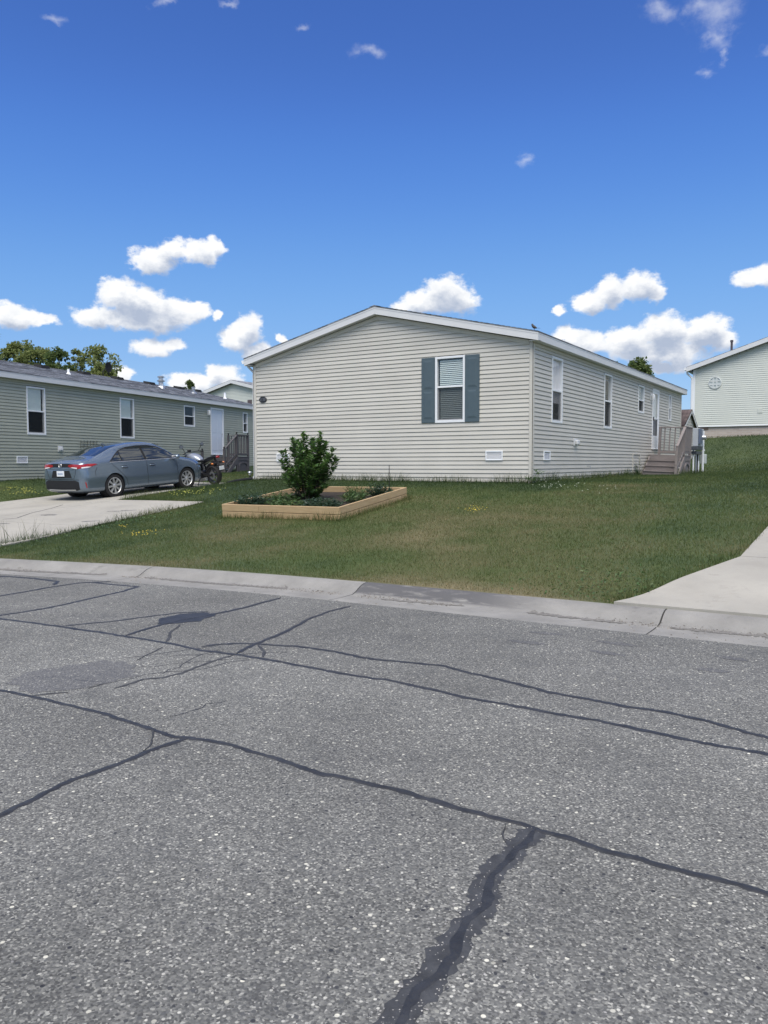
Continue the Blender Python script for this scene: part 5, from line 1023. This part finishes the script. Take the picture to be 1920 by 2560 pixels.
# ------------------------------------------------------------------ small things
s = thing('path_light', 'black solar path light in grass beside the motorcycle', 'garden light', (-10.0, 1.75, h1(-10.0, 1.75)))
b = MB(); b.tube([(0, 0, -.08), (0, 0, .24)], .017, 8); b.build('stake', 'black_plastic', s); b = MB(); b.lathe([(.02, .24), (.045, .26), (.05, .33), (.045, .335)], 14); b.build('lamp_glass', mat('frosted_lens', (.4, .42, .4), .3), s, smooth=True); b = MB(); b.lathe([(.0, .375), (.05, .37), (.075, .345), (.078, .335), (0, .335)], 16); b.build('cap', 'galv', s, smooth=True)
hz = MB(); pts = [(-8.36, -.02), (-8.6, -.06), (-9.0, -.0), (-9.4, .25), (-9.75, .45), (-10.05, .8)]; hz.tube([(x, y, h1(x, y)+.05) for x, y in pts], .045, 8); tag(hz.build('drain_hose', 'black_plastic', smooth=True), 'black corrugated drain hose lying from downspout toward driveway', 'hose')
def bird(label, p, rz, sc=1.):
    T = thing('bird', label, 'bird', p, rz); T.scale = (sc, sc, sc); b = MB(); b.tube([(-.10, 0, .055), (-.06, 0, .075), (0, 0, .10), (.05, 0, .135), (.075, 0, .17), (.085, 0, .195), (.10, 0, .2), (.125, 0, .195)], [.012, .03, .048, .045, .034, .03, .02, .003], 10); b.build('body', mat('dark_plumage', (.03, .027, .027), .6, var=.3, vscale=30), T, smooth=True)
    b = MB(); b.prism([(-.09, -.02, .06), (-.09, .02, .06), (-.21, .03, .035), (-.21, -.03, .035)], (0, 0, .008)); b.build('tail', 'black_plastic', T); b = MB(); b.tube([(0, .015, 0), (.005, .015, .07)], .005, 5); b.build('leg', 'black_plastic', T); b = MB(); b.tube([(0, -.015, 0), (.005, -.015, .07)], .005, 5); b.build('leg', 'black_plastic', T); return T
bird('small dark bird perched on near roof corner of the beige house', (.06, -.08, 1.0+EAVE+.06), math.radians(160), .72); bird('second small dark bird standing on beige house roof edge beside vent pipe', (-.35, 4.75, 1.0+roof_pt(-.35, 4.75).z), math.radians(200), .72)

# ------------------------------------------------------------------ parked car
from mathutils.geometry import delaunay_2d_cdt
def cr(P, t):                                     # Catmull-Rom through rows of P at fractional index t
    P = np.asarray(P); n = len(P); i = int(min(max(math.floor(t), 0), n-2)); u = t-i; p0 = P[max(i-1, 0)]; p1 = P[i]; p2 = P[i+1]; p3 = P[min(i+2, n-1)]
    return .5*((2*p1)+(p2-p0)*u+(2*p0-5*p1+4*p2-p3)*u*u+(3*p1-p0-3*p2+p3)*u**3)
M['paint'] = mat('blue_grey_car_paint', (.17, .222, .285), .24, metal=.6, coat=.8, spec=.5)
M['auto_glass'] = mat('tinted_auto_glass', (.018, .024, .026), .04, spec=.9, coat=.5)
M['tyre'] = mat('tyre_rubber', (.018, .018, .019), .85, bump=.2, bscale=80)
M['hubcap'] = mat('silver_hubcap', (.62, .63, .64), .3, metal=.7)
M['red_lens'] = mat('red_lens', (.32, .010, .014), .15, coat=.5); M['clear_lens'] = mat('clear_lens', (.7, .7, .7), .12, coat=.5); M['amber'] = mat('amber_lens', (.6, .18, .03), .2)
M['seam'] = mat('panel_gap', (.012, .014, .018), .7); M['chrome'] = mat('chrome', (.75, .76, .78), .12, metal=1.); M['plate'] = mat('white_plate', (.72, .75, .78), .4)
ST = [(-1.03,.30,.64,.58,.62,.84,.56,.94,.35,.975,.98), (-.99,.24,.77,.60,.745,.88,.66,.985,.38,1.02,1.03), (-.86,.20,.855,.62,.81,.92,.71,1.03,.42,1.065,1.075), (-.55,.18,.885,.64,.835,.945,.71,1.075,.46,1.105,1.115), (-.15,.17,.89,.64,.835,.955,.69,1.15,.52,1.21,1.225),
 (.30,.17,.89,.62,.84,.955,.66,1.22,.54,1.335,1.355), (.75,.17,.885,.60,.84,.95,.65,1.235,.54,1.39,1.415), (1.2,.17,.885,.60,.84,.945,.65,1.235,.54,1.408,1.435), (1.65,.17,.885,.60,.84,.935,.66,1.215,.54,1.375,1.398), (2.0,.17,.885,.60,.84,.93,.69,1.14,.55,1.255,1.272),
 (2.35,.17,.89,.62,.84,.92,.745,1.02,.57,1.085,1.10), (2.6,.17,.89,.63,.835,.90,.72,.975,.50,1.0,1.01), (3.0,.17,.88,.63,.81,.86,.66,.92,.42,.945,.955), (3.35,.18,.83,.60,.74,.79,.58,.84,.36,.875,.885), (3.56,.20,.70,.55,.62,.69,.48,.73,.30,.76,.77), (3.64,.28,.50,.50,.45,.60,.34,.63,.2,.65,.655)]
ST = [((y if y < 2.7 else 2.7+(y-2.7)*.89),)+tuple(r[:5])+tuple(v if k in (0, 2) or v < 1.0 else v+(v-1.0)*.11 for k, v in enumerate(r[5:])) for y, *r in ST]
def ringpts(r):
    y, zb, w, zw, ws, zs, x6, z6, x7, z7, zt = r
    return np.array([(0, zb), (.6*w, zb), (.93*w, zb+.05), (.985*w, (zb+zw)/2), (w, zw), (ws, zs), (x6, z6), (x7, z7), (0, zt)])
def car_body():
    rows = np.array(ST); NS = (len(ST)-1)*5; NR = 8*5; V = []
    for i in range(NS+1):
        r = cr(rows, i/5); q = ringpts(r); pts = [cr(q, k/5) for k in range(NR+1)]; pts[0][0] = 0; pts[-1][0] = 0
        full = [(p[0], p[1]) for p in pts]+[(-p[0], p[1]) for p in pts[-2:0:-1]]
        V += [(x, r[0], z) for x, z in full]
    m = MB(); m.v = V; nr = 2*NR
    for i in range(NS):
        for k in range(nr): j = (k+1) % nr; m.f.append((i*nr+k, i*nr+j, (i+1)*nr+j, (i+1)*nr+k))
    m.f.append(tuple(range(nr-1, -1, -1))); m.f.append(tuple(NS*nr+k for k in range(nr))); return m
cz0 = h1(-11.87, -2.63)+.022; cz1 = h1(-11.87, .07)+.022
car = thing('parked_car', 'blue grey four door sedan parked on the left driveway seen from behind', 'car', (-11.87, -2.63, cz0)); car.rotation_euler = (math.atan((cz1-cz0)/2.7), 0, 0)
body = car_body().build('body', 'paint', car, smooth=True)
smooth_me = body.data; bm = bmesh.new(); bm.from_mesh(smooth_me); bmesh.ops.triangulate(bm, faces=[f for f in bm.faces if len(f.verts) > 4]); BV = BVHTree.FromBMesh(bm); bm.free()
cutm = MB()
for y in (0, 2.7):
    for s in (-1, 1): cutm.lathe([(0, s*.56), (.352, s*.56), (.352, s*1.1), (0, s*1.1)], 40, 'X', (0, y, .325))
cut = cutm.build('wheel_cut', None); bmx = bmesh.new(); bmx.from_mesh(cut.data); bmesh.ops.remove_doubles(bmx, verts=bmx.verts[:], dist=1e-5); bmesh.ops.recalc_face_normals(bmx, faces=bmx.faces[:]); bmx.to_mesh(cut.data); bmx.free()
md = body.modifiers.new('arch', 'BOOLEAN'); md.operation = 'DIFFERENCE'; md.object = cut; md.solver = 'EXACT'
cut.parent = car; bpy.context.view_layer.update()
me = bpy.data.meshes.new_from_object(body.evaluated_get(bpy.context.evaluated_depsgraph_get())); body.modifiers.clear(); body.data = me; bpy.data.objects.remove(cut)
me.shade_smooth(); me.set_sharp_from_angle(angle=math.radians(35))
def proj(p, mode, off):
    if mode == 'side': o, d = Vector((3, p[0], p[1])), Vector((-1, 0, 0))
    elif mode == 'rear': o, d = Vector((p[0], -4, p[1])), Vector((0, 1, 0))
    elif mode == 'front': o, d = Vector((p[0], 7, p[1])), Vector((0, -1, 0))
    else: o, d = Vector((p[0], p[1], 4)), Vector((0, 0, -1))
    h, n, _, _ = BV.ray_cast(o, d)
    if h is None: h, n, _, _ = BV.find_nearest(o+d*3.0)
    if n.dot(d) > 0: n = -n
    return h, n, off
def patch(outline, mode, off, name, m, parent, step=.06, mirror=False, rim=.012):
    B = []; 
    for a, b in zip(outline, outline[1:]+outline[:1]):
        a = Vector(a); b = Vector(b); n = max(1, int((b-a).length/step))
        for k in range(n): B.append(a.lerp(b, k/n))
    xs = [p.x for p in B]; ys = [p.y for p in B]; pts = [Vector(p) for p in B]; bx = np.array(xs); by = np.array(ys)
    gx = np.arange(min(xs)+step/2, max(xs), step); gy = np.arange(min(ys)+step/2, max(ys), step)
    if len(gx) and len(gy):
        X, Y = np.meshgrid(gx, gy); X = X.ravel(); Y = Y.ravel(); k = inpoly(X, Y, [tuple(p) for p in B]); pts += [Vector((float(x), float(y))) for x, y in zip(X[k], Y[k])]
    nb = len(B); vo, eo, fo, *_ = delaunay_2d_cdt(pts, [(i, (i+1) % nb) for i in range(nb)], [], 1, 1e-5)
    mb = MB()
    for p in vo: h, n, _ = proj(p, mode, off); mb.v.append(tuple(h+n*off))
    mb.f = [tuple(f) for f in fo]; i = len(mb.v)
    for p in B: h, n, _ = proj(p, mode, off); mb.v += [tuple(h+n*off), tuple(h-n*rim)]
    for k in range(nb): j = (k+1) % nb; mb.f.append((i+2*k, i+2*j, i+2*j+1, i+2*k+1))
    out = [mb.build(name, m, parent, smooth=True)]
    if mirror:
        c = MB(); c.v = [(-x, y, z) for x, y, z in mb.v]; c.f = [tuple(reversed(f)) for f in mb.f]; out.append(c.build(name, m, parent, smooth=True))
    return out
def strip(path, w, mode, off, name, m, parent, mirror=False):
    P = [Vector(p) for p in path]; L_, R_2 = [], []
    for k, p in enumerate(P): t = (P[min(k+1, len(P)-1)]-P[max(k-1, 0)]).normalized(); n = Vector((-t.y, t.x)); L_.append(tuple(p+n*w/2)); R_2.append(tuple(p-n*w/2))
    return patch(L_+R_2[::-1], mode, off, name, m, parent, .05, mirror, .006)
sg = [(-.06, .985), (.12, 1.10), (.36, 1.225), (.62, 1.295), (1.0, 1.325), (1.4, 1.32), (1.72, 1.275), (2.0, 1.175), (2.26, 1.055), (2.30, .985)]
surround = [(-.12, .972), (.10, 1.115), (.34, 1.245), (.62, 1.318), (1.0, 1.348), (1.42, 1.342), (1.75, 1.295), (2.04, 1.19), (2.33, 1.05), (2.36, .972)]
LZ = lambda o: [(y, z if z < 1.0 else z+(z-1.0)*.11) for y, z in o]; sg = LZ(sg); surround = LZ(surround)
patch(surround, 'side', .004, 'window_surround', 'black_plastic', car, .07, True)
def cutx(poly, a, b):                             # clip outline between two y values
    out = []; P = [Vector(p) for p in poly]
    def inter(p, q, v): t = (v-p.x)/(q.x-p.x); return p.lerp(q, t)
    for lim, keep in ((a, lambda p: p.x >= a), (b, lambda p: p.x <= b)):
        out = []
        for p, q in zip(P, P[1:]+P[:1]):
            if keep(p): out.append(p)
            if keep(p) != keep(q): out.append(inter(p, q, lim))
        P = out
    return [tuple(p) for p in P]
patch(cutx(sg, -.06, .30), 'side', .008, 'quarter_glass', 'auto_glass', car, .06, True); patch(cutx(sg, .34, 1.12), 'side', .008, 'rear_door_glass', 'auto_glass', car, .06, True); patch(cutx(sg, 1.20, 2.30), 'side', .008, 'front_door_glass', 'auto_glass', car, .06, True)
strip([(-.1, .968), (.8, .962), (1.6, .955), (2.33, .955)], .014, 'side', .007, 'window_trim', 'hubcap', car, True)
patch([(-.60, -.40), (.60, -.40), (.53, .05), (.47, .42), (.2, .47), (-.2, .47), (-.47, .42), (-.53, .05)], 'top', .005, 'rear_window', 'auto_glass', car, .07)
patch([(-.66, 2.42), (.66, 2.42), (.56, 2.0), (.50, 1.68), (.2, 1.63), (-.2, 1.63), (-.50, 1.68), (-.56, 2.0)], 'top', .005, 'windscreen', 'auto_glass', car, .08)
for path in ([(1.18, .24), (1.17, .6), (1.17, .955)], [(2.33, .26), (2.31, .6), (2.32, .9)], [(.47, .26), (.40, .5), (.18, .72), (.02, .86), (-.05, .95)], [(-.62, .62), (-.62, .75), (-.55, .86)], [(.55, .235), (1.4, .235), (2.3, .235)]): strip(path, .011, 'side', .0025, 'panel_gap', 'seam', car, True)
for y in (.36, 1.36):
    for s in (-1, 1): h = MB(); h.bbox(s*.893-.014, s*.893+.014, y-.11, y+.11, .80, .832, .012); h.build('door_handle', 'paint', car, smooth=True)
    patch([(y-.1, .785), (y+.1, .785), (y+.08, .85), (y-.08, .85)], 'side', .002, 'handle_cup', 'seam', car, .06, True)
for s in (-1, 1):
    mb = MB(); mb.bbox(-.11, .11, -.075, .075, -.06, .06, .04, mtx=Matrix.Translation((s*.99, 2.18, 1.0)) @ Matrix.Rotation(s*.15, 4, 'Z')); mi = mb.build('door_mirror', 'paint', car, smooth=True)
    mb = MB(); mb.tube([(s*.83, 2.23, .95), (s*.92, 2.2, .97)], .03, 8); mb.build('mirror_arm', 'black_plastic', mi)
    mb = MB(); mb.bbox(s*.99-.09, s*.99+.09, 2.097, 2.104, .955, 1.045, .003); mb.build('mirror_glass', 'chrome', mi)
    ln = MB(); 
    for y in (0, 2.7): ln.lathe([(.347, s*.57), (.347, s*.845)], 40, 'X', (0, y, .325)); ln.lathe([(0, s*.575), (.35, s*.575)], 40, 'X', (0, y, .325))
    ln.build('wheel_arch_liner', 'dark', car)
strip([(.42, .215), (1.4, .20), (2.32, .215)], .05, 'side', .012, 'sill_trim', 'paint', car, True)
# rear end
patch([(-.60, .885), (.60, .885), (.57, .965), (.3, .985), (-.3, .985), (-.57, .965)], 'rear', .005, 'trunk_band', 'black_plastic', car, .07)
for s in (-1, 1):
    o = [(s*.30, .915), (s*.45, .87), (s*.66, .845), (s*.755, .855), (s*.76, .945), (s*.55, .965), (s*.36, .958)]; o = o if s > 0 else o[::-1]
    tl_ = patch(o, 'rear', .012, 'tail_light', 'red_lens', car, .05)[0]
    c = [(s*.42, .878), (s*.60, .852), (s*.66, .846), (s*.66, .88), (s*.5, .895)]; c = c if s > 0 else c[::-1]; patch(c, 'rear', .016, 'reverse_lens', 'clear_lens', tl_, .05)
sd = [(-.985, .86), (-.8, .875), (-.62, .915), (-.52, .945), (-.60, .96), (-.8, .965), (-.985, .95)]; patch(sd, 'side', .010, 'tail_light_wrap', 'red_lens', car, .05, True)
sd = [(-.97, .855), (-.84, .862), (-.72, .885), (-.84, .895), (-.97, .885)]; patch(sd, 'side', .014, 'side_marker', 'clear_lens', car, .05, True)
patch([(-.42, .605), (.42, .605), (.34, .80), (-.34, .80)], 'rear', .004, 'plate_recess', 'black_plastic', car, .07); strip([(-.50, .845), (0, .85), (.50, .845)], .035, 'rear', .012, 'trunk_lip', 'paint', car)
pl_ = MB(); pl_.bbox(-.152, .152, -1.062, -1.05, .645, .79, .004); lp = pl_.build('licence_plate', 'plate', car)
for k in range(6): g = MB(); g.box(-.105+k*.036, -.085+k*.036, -1.0635, -1.0625, .69, .735); g.build('plate_character', mat('plate_blue', (.12, .2, .36), .5) if k == 0 else bpy.data.materials['plate_blue'], lp)
bd = MB(); n = 24
def ell(cx, cz, a, b, r, pts): bd.tube([(cx+math.cos(2*math.pi*k/pts)*a, -1.05, cz+math.sin(2*math.pi*k/pts)*b) for k in range(pts+1)], r, 6, False)
ell(0, .935, .062, .042, .006, n); ell(0, .935, .022, .04, .004, n); ell(0, .948, .044, .016, .004, n); bd.build('trunk_badge', 'chrome', car, smooth=True)
patch([(-.68, .50), (-.70, .30), (-.5, .255), (.5, .255), (.70, .30), (.68, .50), (.56, .535), (-.56, .535)], 'rear', .006, 'bumper_insert', 'black_plastic', car, .07); strip([(-.55, .285), (0, .275), (.55, .285)], .03, 'rear', .016, 'bumper_strip', 'galv', car)
patch([(-.90, .33), (-.875, .33), (-.905, .48), (-.935, .50)], 'side', .006, 'rear_reflector', 'red_lens', car, .05, True); strip([(-.7, .555), (0, .56), (.7, .555)], .012, 'rear', .003, 'panel_gap', 'seam', car)
strip([(-.61, .86), (-.57, .70), (-.50, .585), (0, .575), (.50, .585), (.57, .70), (.61, .86)], .011, 'rear', .003, 'panel_gap', 'seam', car)
for s in (-1, 1): patch([(s*a, b) for a, b in ((.30, .66), (.60, .68), (.68, .72), (.5, .76), (.3, .73))][::s], 'front', .008, 'headlight', 'clear_lens', car, .06)
patch([(-.45, .30), (.45, .30), (.40, .55), (-.40, .55)], 'front', .006, 'grille', 'black_plastic', car, .08)
an_ = MB(); an_.prism([(-.02, .40, 1.40), (.02, .40, 1.40), (.008, .30, 1.47), (-.008, .30, 1.47)], (0, .09, .012)); an_.build('roof_antenna', 'paint', car)
ub_ = MB(); ub_.bbox(-.55, .55, -.8, 3.3, .17, .30); ub_.build('underbody', 'dark', car)
def wheel_meshes(R=.325, rim=.222, w=.205):
    t = MB(); t.lathe([(rim, w*.5-.02), (rim+.012, w*.5), (R-.045, w*.5+.004), (R-.015, w*.5-.012), (R, w*.36), (R, -w*.36), (R-.015, -w*.5+.012), (R-.045, -w*.5), (rim, -w*.5+.01)], 40, 'X')
    r = MB(); r.lathe([(rim, -.09), (rim, w*.5-.02), (rim+.006, w*.5-.006), (rim-.008, w*.5-.004), (rim-.022, w*.5-.022), (rim-.022, -.05)], 40, 'X')
    d = MB(); d.lathe([(rim-.02, .035), (.05, .03), (0, .03)], 40, 'X')
    s = MB(); n = 8
    for k in range(n):
        a = 2*math.pi*k/n; M_ = Matrix.Rotation(a, 4, 'X'); L_ = lambda y, z, x: M_ @ Vector((x, y, z)); f = w*.5-.012
        s.prism([L_(-.020, .04, f-.006), L_(.020, .04, f-.006), L_(.046, rim-.014, f-.002), L_(.022, rim-.006, f), L_(-.012, rim-.008, f)], (-.03, 0, 0))
    s.lathe([(0, w*.5-.002), (.034, w*.5-.004), (.05, w*.5-.014), (.05, w*.5-.05)], 20, 'X'); return t, r, d, s
tm, rm_, dm, sm = wheel_meshes(); first = None
for y in (0, 2.7):
    for s in (1, -1):
        if first is None:
            wq = tm.build('wheel', 'tyre', car, smooth=True); parts = [rm_.build('rim', 'hubcap', wq, smooth=True), dm.build('brake_backing', 'black_plastic', wq), sm.build('hubcap', 'hubcap', wq)]; first = wq
        else:
            wq = copy_part(first, car)
            for p in parts: copy_part(p, wq)
        wq.location = (s*.765, y, .325); wq.rotation_euler = (.3*y+.2, 0, 0 if s > 0 else math.pi)

# ------------------------------------------------------------------ motorcycle
MX, MY = -11.05, 1.3
mo = thing('motorcycle', 'black naked motorcycle parked nose left ahead of the sedan', 'motorcycle', (MX, MY, h1(MX, MY)+.022)); mo.rotation_euler = (math.radians(-8), 0, math.radians(172))
M['moto_black'] = mat('gloss_black_bike', (.014, .014, .016), .3, coat=.4); M['tank'] = mat('silver_grey_tank', (.34, .37, .42), .3, metal=.5, coat=.5)
def mwheel(x, R, w, name):
    t = MB(); t.lathe([(R-.085, w*.34), (R-.06, w*.46), (R-.03, w*.46), (R-.008, w*.25), (R, 0), (R-.008, -w*.25), (R-.03, -w*.46), (R-.06, -w*.46), (R-.085, -w*.34)], 36, 'Y', (x, 0, R)); o = t.build(name, 'tyre', mo, smooth=True)
    r = MB(); r.lathe([(R-.08, w*.36), (R-.1, w*.3), (R-.1, -w*.3), (R-.08, -w*.36)], 36, 'Y', (x, 0, R)); r.lathe([(0, .06), (.05, .06), (.05, -.06), (0, -.06)], 16, 'Y', (x, 0, R))
    for k in range(5):
        a = 2*math.pi*k/5+.3
        for da in (-.16, .16): r.tube([(x+math.cos(a)*.04, 0, R+math.sin(a)*.04), (x+math.cos(a+da)*(R-.09), 0, R+math.sin(a+da)*(R-.09))], .013, 6)
    r.build('rim', mat('dark_alloy', (.09, .09, .1), .4, metal=.6) if name == 'wheel' and x == 0 else bpy.data.materials['dark_alloy'], o, smooth=True)
    d = MB(); d.lathe([(.13, .075), (.13, .079), (.07, .079), (.07, .075)], 28, 'Y', (x, 0, R)); d.build('brake_disc', 'galv', o); return o
mwheel(0, .315, .18, 'wheel'); mwheel(1.40, .30, .125, 'wheel')
def P_(name, m, fn, smooth=True): b = MB(); fn(b); return b.build(name, m, mo, smooth=smooth)
P_('swingarm', 'moto_black', lambda b: [b.tube([(0, s*.12, .315), (.25, s*.12, .34), (.52, s*.1, .40)], [.03, .035, .045], 8) for s in (-1, 1)])
P_('frame', 'moto_black', lambda b: [b.tube([(.50, s*.13, .42), (.62, s*.15, .66), (.95, s*.12, .82), (1.08, s*.05, .92)], .032, 8) for s in (-1, 1)]+[b.tube([(.55, s*.12, .62), (.25, s*.1, .74), (-.1, s*.06, .84)], .02, 6) for s in (-1, 1)])
P_('engine', mat('engine_metal', (.05, .05, .055), .4, metal=.6), lambda b: [b.bbox(.48, .92, -.17, .17, .20, .46, .04), b.bbox(.66, .92, -.14, .14, .44, .66, .03), b.lathe([(0, .2), (.09, .2), (.1, .17), (.1, -.17), (.09, -.2), (0, -.2)], 16, 'Y', (.58, 0, .34))])
P_('exhaust', 'galv', lambda b: [b.tube([(.9, .06, .5), (1.0, .08, .3), (.85, .1, .16), (.55, .12, .16), (.2, .15, .22)], [.022, .024, .026, .05, .055], 10), b.tube([(.9, -.06, .5), (1.0, -.08, .3), (.85, -.1, .16)], .022, 8)])
def loft(b, rows, n=14):
    i0 = len(b.v)
    for (x, w, z0, z1) in rows:
        for k in range(n): a = 2*math.pi*k/n; c, s_ = math.cos(a), math.sin(a); b.v.append((x, w*math.copysign(abs(c)**.8, c), (z0+z1)/2+(z1-z0)/2*math.copysign(abs(s_)**.8, s_)))
    for r in range(len(rows)-1):
        for k in range(n): j = (k+1) % n; b.f.append((i0+r*n+k, i0+r*n+j, i0+(r+1)*n+j, i0+(r+1)*n+k))
    b.f.append(tuple(i0+k for k in range(n))); b.f.append(tuple(i0+(len(rows)-1)*n+k for k in range(n)))
P_('fuel_tank', 'tank', lambda b: loft(b, [(.52, .07, .74, .80), (.60, .12, .72, .90), (.75, .17, .72, .98), (.92, .185, .76, 1.02), (1.03, .15, .82, 1.02), (1.1, .07, .88, .98)]))
P_('seat', 'black_plastic', lambda b: loft(b, [(.60, .10, .74, .82), (.45, .14, .74, .81), (.25, .15, .75, .83), (.15, .13, .79, .88), (-.05, .11, .85, .93), (-.18, .08, .88, .95)]))
P_('tail_fairing', 'moto_black', lambda b: loft(b, [(.42, .12, .66, .76), (.2, .13, .72, .82), (0, .10, .80, .89), (-.2, .07, .86, .93), (-.30, .05, .90, .94)]))
P_('tail_light', 'red_lens', lambda b: b.bbox(-.325, -.26, -.06, .06, .86, .93, .015))
P_('plate_hanger', 'black_plastic', lambda b: [b.tube([(-.12, 0, .82), (-.30, 0, .68), (-.40, 0, .60)], [.035, .03, .025], 6), b.tube([(-.26, -.2, .70), (-.26, .2, .70)], .012, 6), b.bbox(-.42, -.405, -.1, .1, .46, .64, .004, mtx=Matrix.Translation((.0, 0, 0)))])
pp_ = P_('licence_plate', 'plate', lambda b: b.bbox(-.427, -.421, -.095, .095, .49, .61, .002), False)
for s in (-1, 1):
    P_('turn_signal', 'amber', lambda b: b.bbox(-.30, -.22, s*.22-.03, s*.22+.03, .675, .725, .015))
    P_('mirror_stem', 'black_plastic', lambda b: b.tube([(.98, s*.26, 1.06), (.96, s*.33, 1.17), (.95, s*.38, 1.24)], .009, 6))
    mm = MB(); mm.lathe([(0, .02), (.05, .018), (.062, .0), (.062, -.01), (0, -.012)], 18, 'X', (0, 0, 0)); o = mm.build('mirror', 'moto_black', mo, smooth=True); o.location = (.95, s*.41, 1.27); o.scale = (1, 1.35, .85); mg = MB(); mg.lathe([(0, -.0135), (.056, -.0135), (.056, -.011)], 18, 'X'); mg.build('mirror_glass', 'chrome', o)
    P_('fork', 'galv', lambda b: b.tube([(1.40, s*.1, .30), (1.20, s*.1, .72), (1.08, s*.1, .98)], [.028, .03, .024], 8)); P_('grip', 'black_plastic', lambda b: b.tube([(.94, s*.28, 1.05), (.90, s*.40, 1.03)], .018, 8)); P_('foot_peg', 'galv', lambda b: b.tube([(.42, s*.12, .42), (.42, s*.26, .42)], .014, 6))
P_('handlebar', 'moto_black', lambda b: b.tube([(.94, -.3, 1.05), (1.02, -.15, 1.06), (1.06, 0, 1.05), (1.02, .15, 1.06), (.94, .3, 1.05)], .013, 8)); P_('headlight', 'moto_black', lambda b: loft(b, [(1.12, .06, .86, .98), (1.2, .1, .80, 1.0), (1.28, .1, .80, .98), (1.31, .07, .83, .94)])); P_('instrument', 'black_plastic', lambda b: b.bbox(1.08, 1.14, -.07, .07, 1.04, 1.13, .02))
P_('front_fender', 'moto_black', lambda b: b.tube([(1.40+math.cos(a)*.325, 0, .30+math.sin(a)*.325) for a in [math.radians(t) for t in range(20, 150, 13)]], .055, 8)); P_('rear_hugger', 'black_plastic', lambda b: b.tube([(math.cos(a)*.345, 0, .315+math.sin(a)*.345) for a in [math.radians(t) for t in range(30, 125, 12)]], .06, 8)); P_('side_stand', 'moto_black', lambda b: b.tube([(.5, .14, .3), (.52, .30, -.04)], .014, 6))
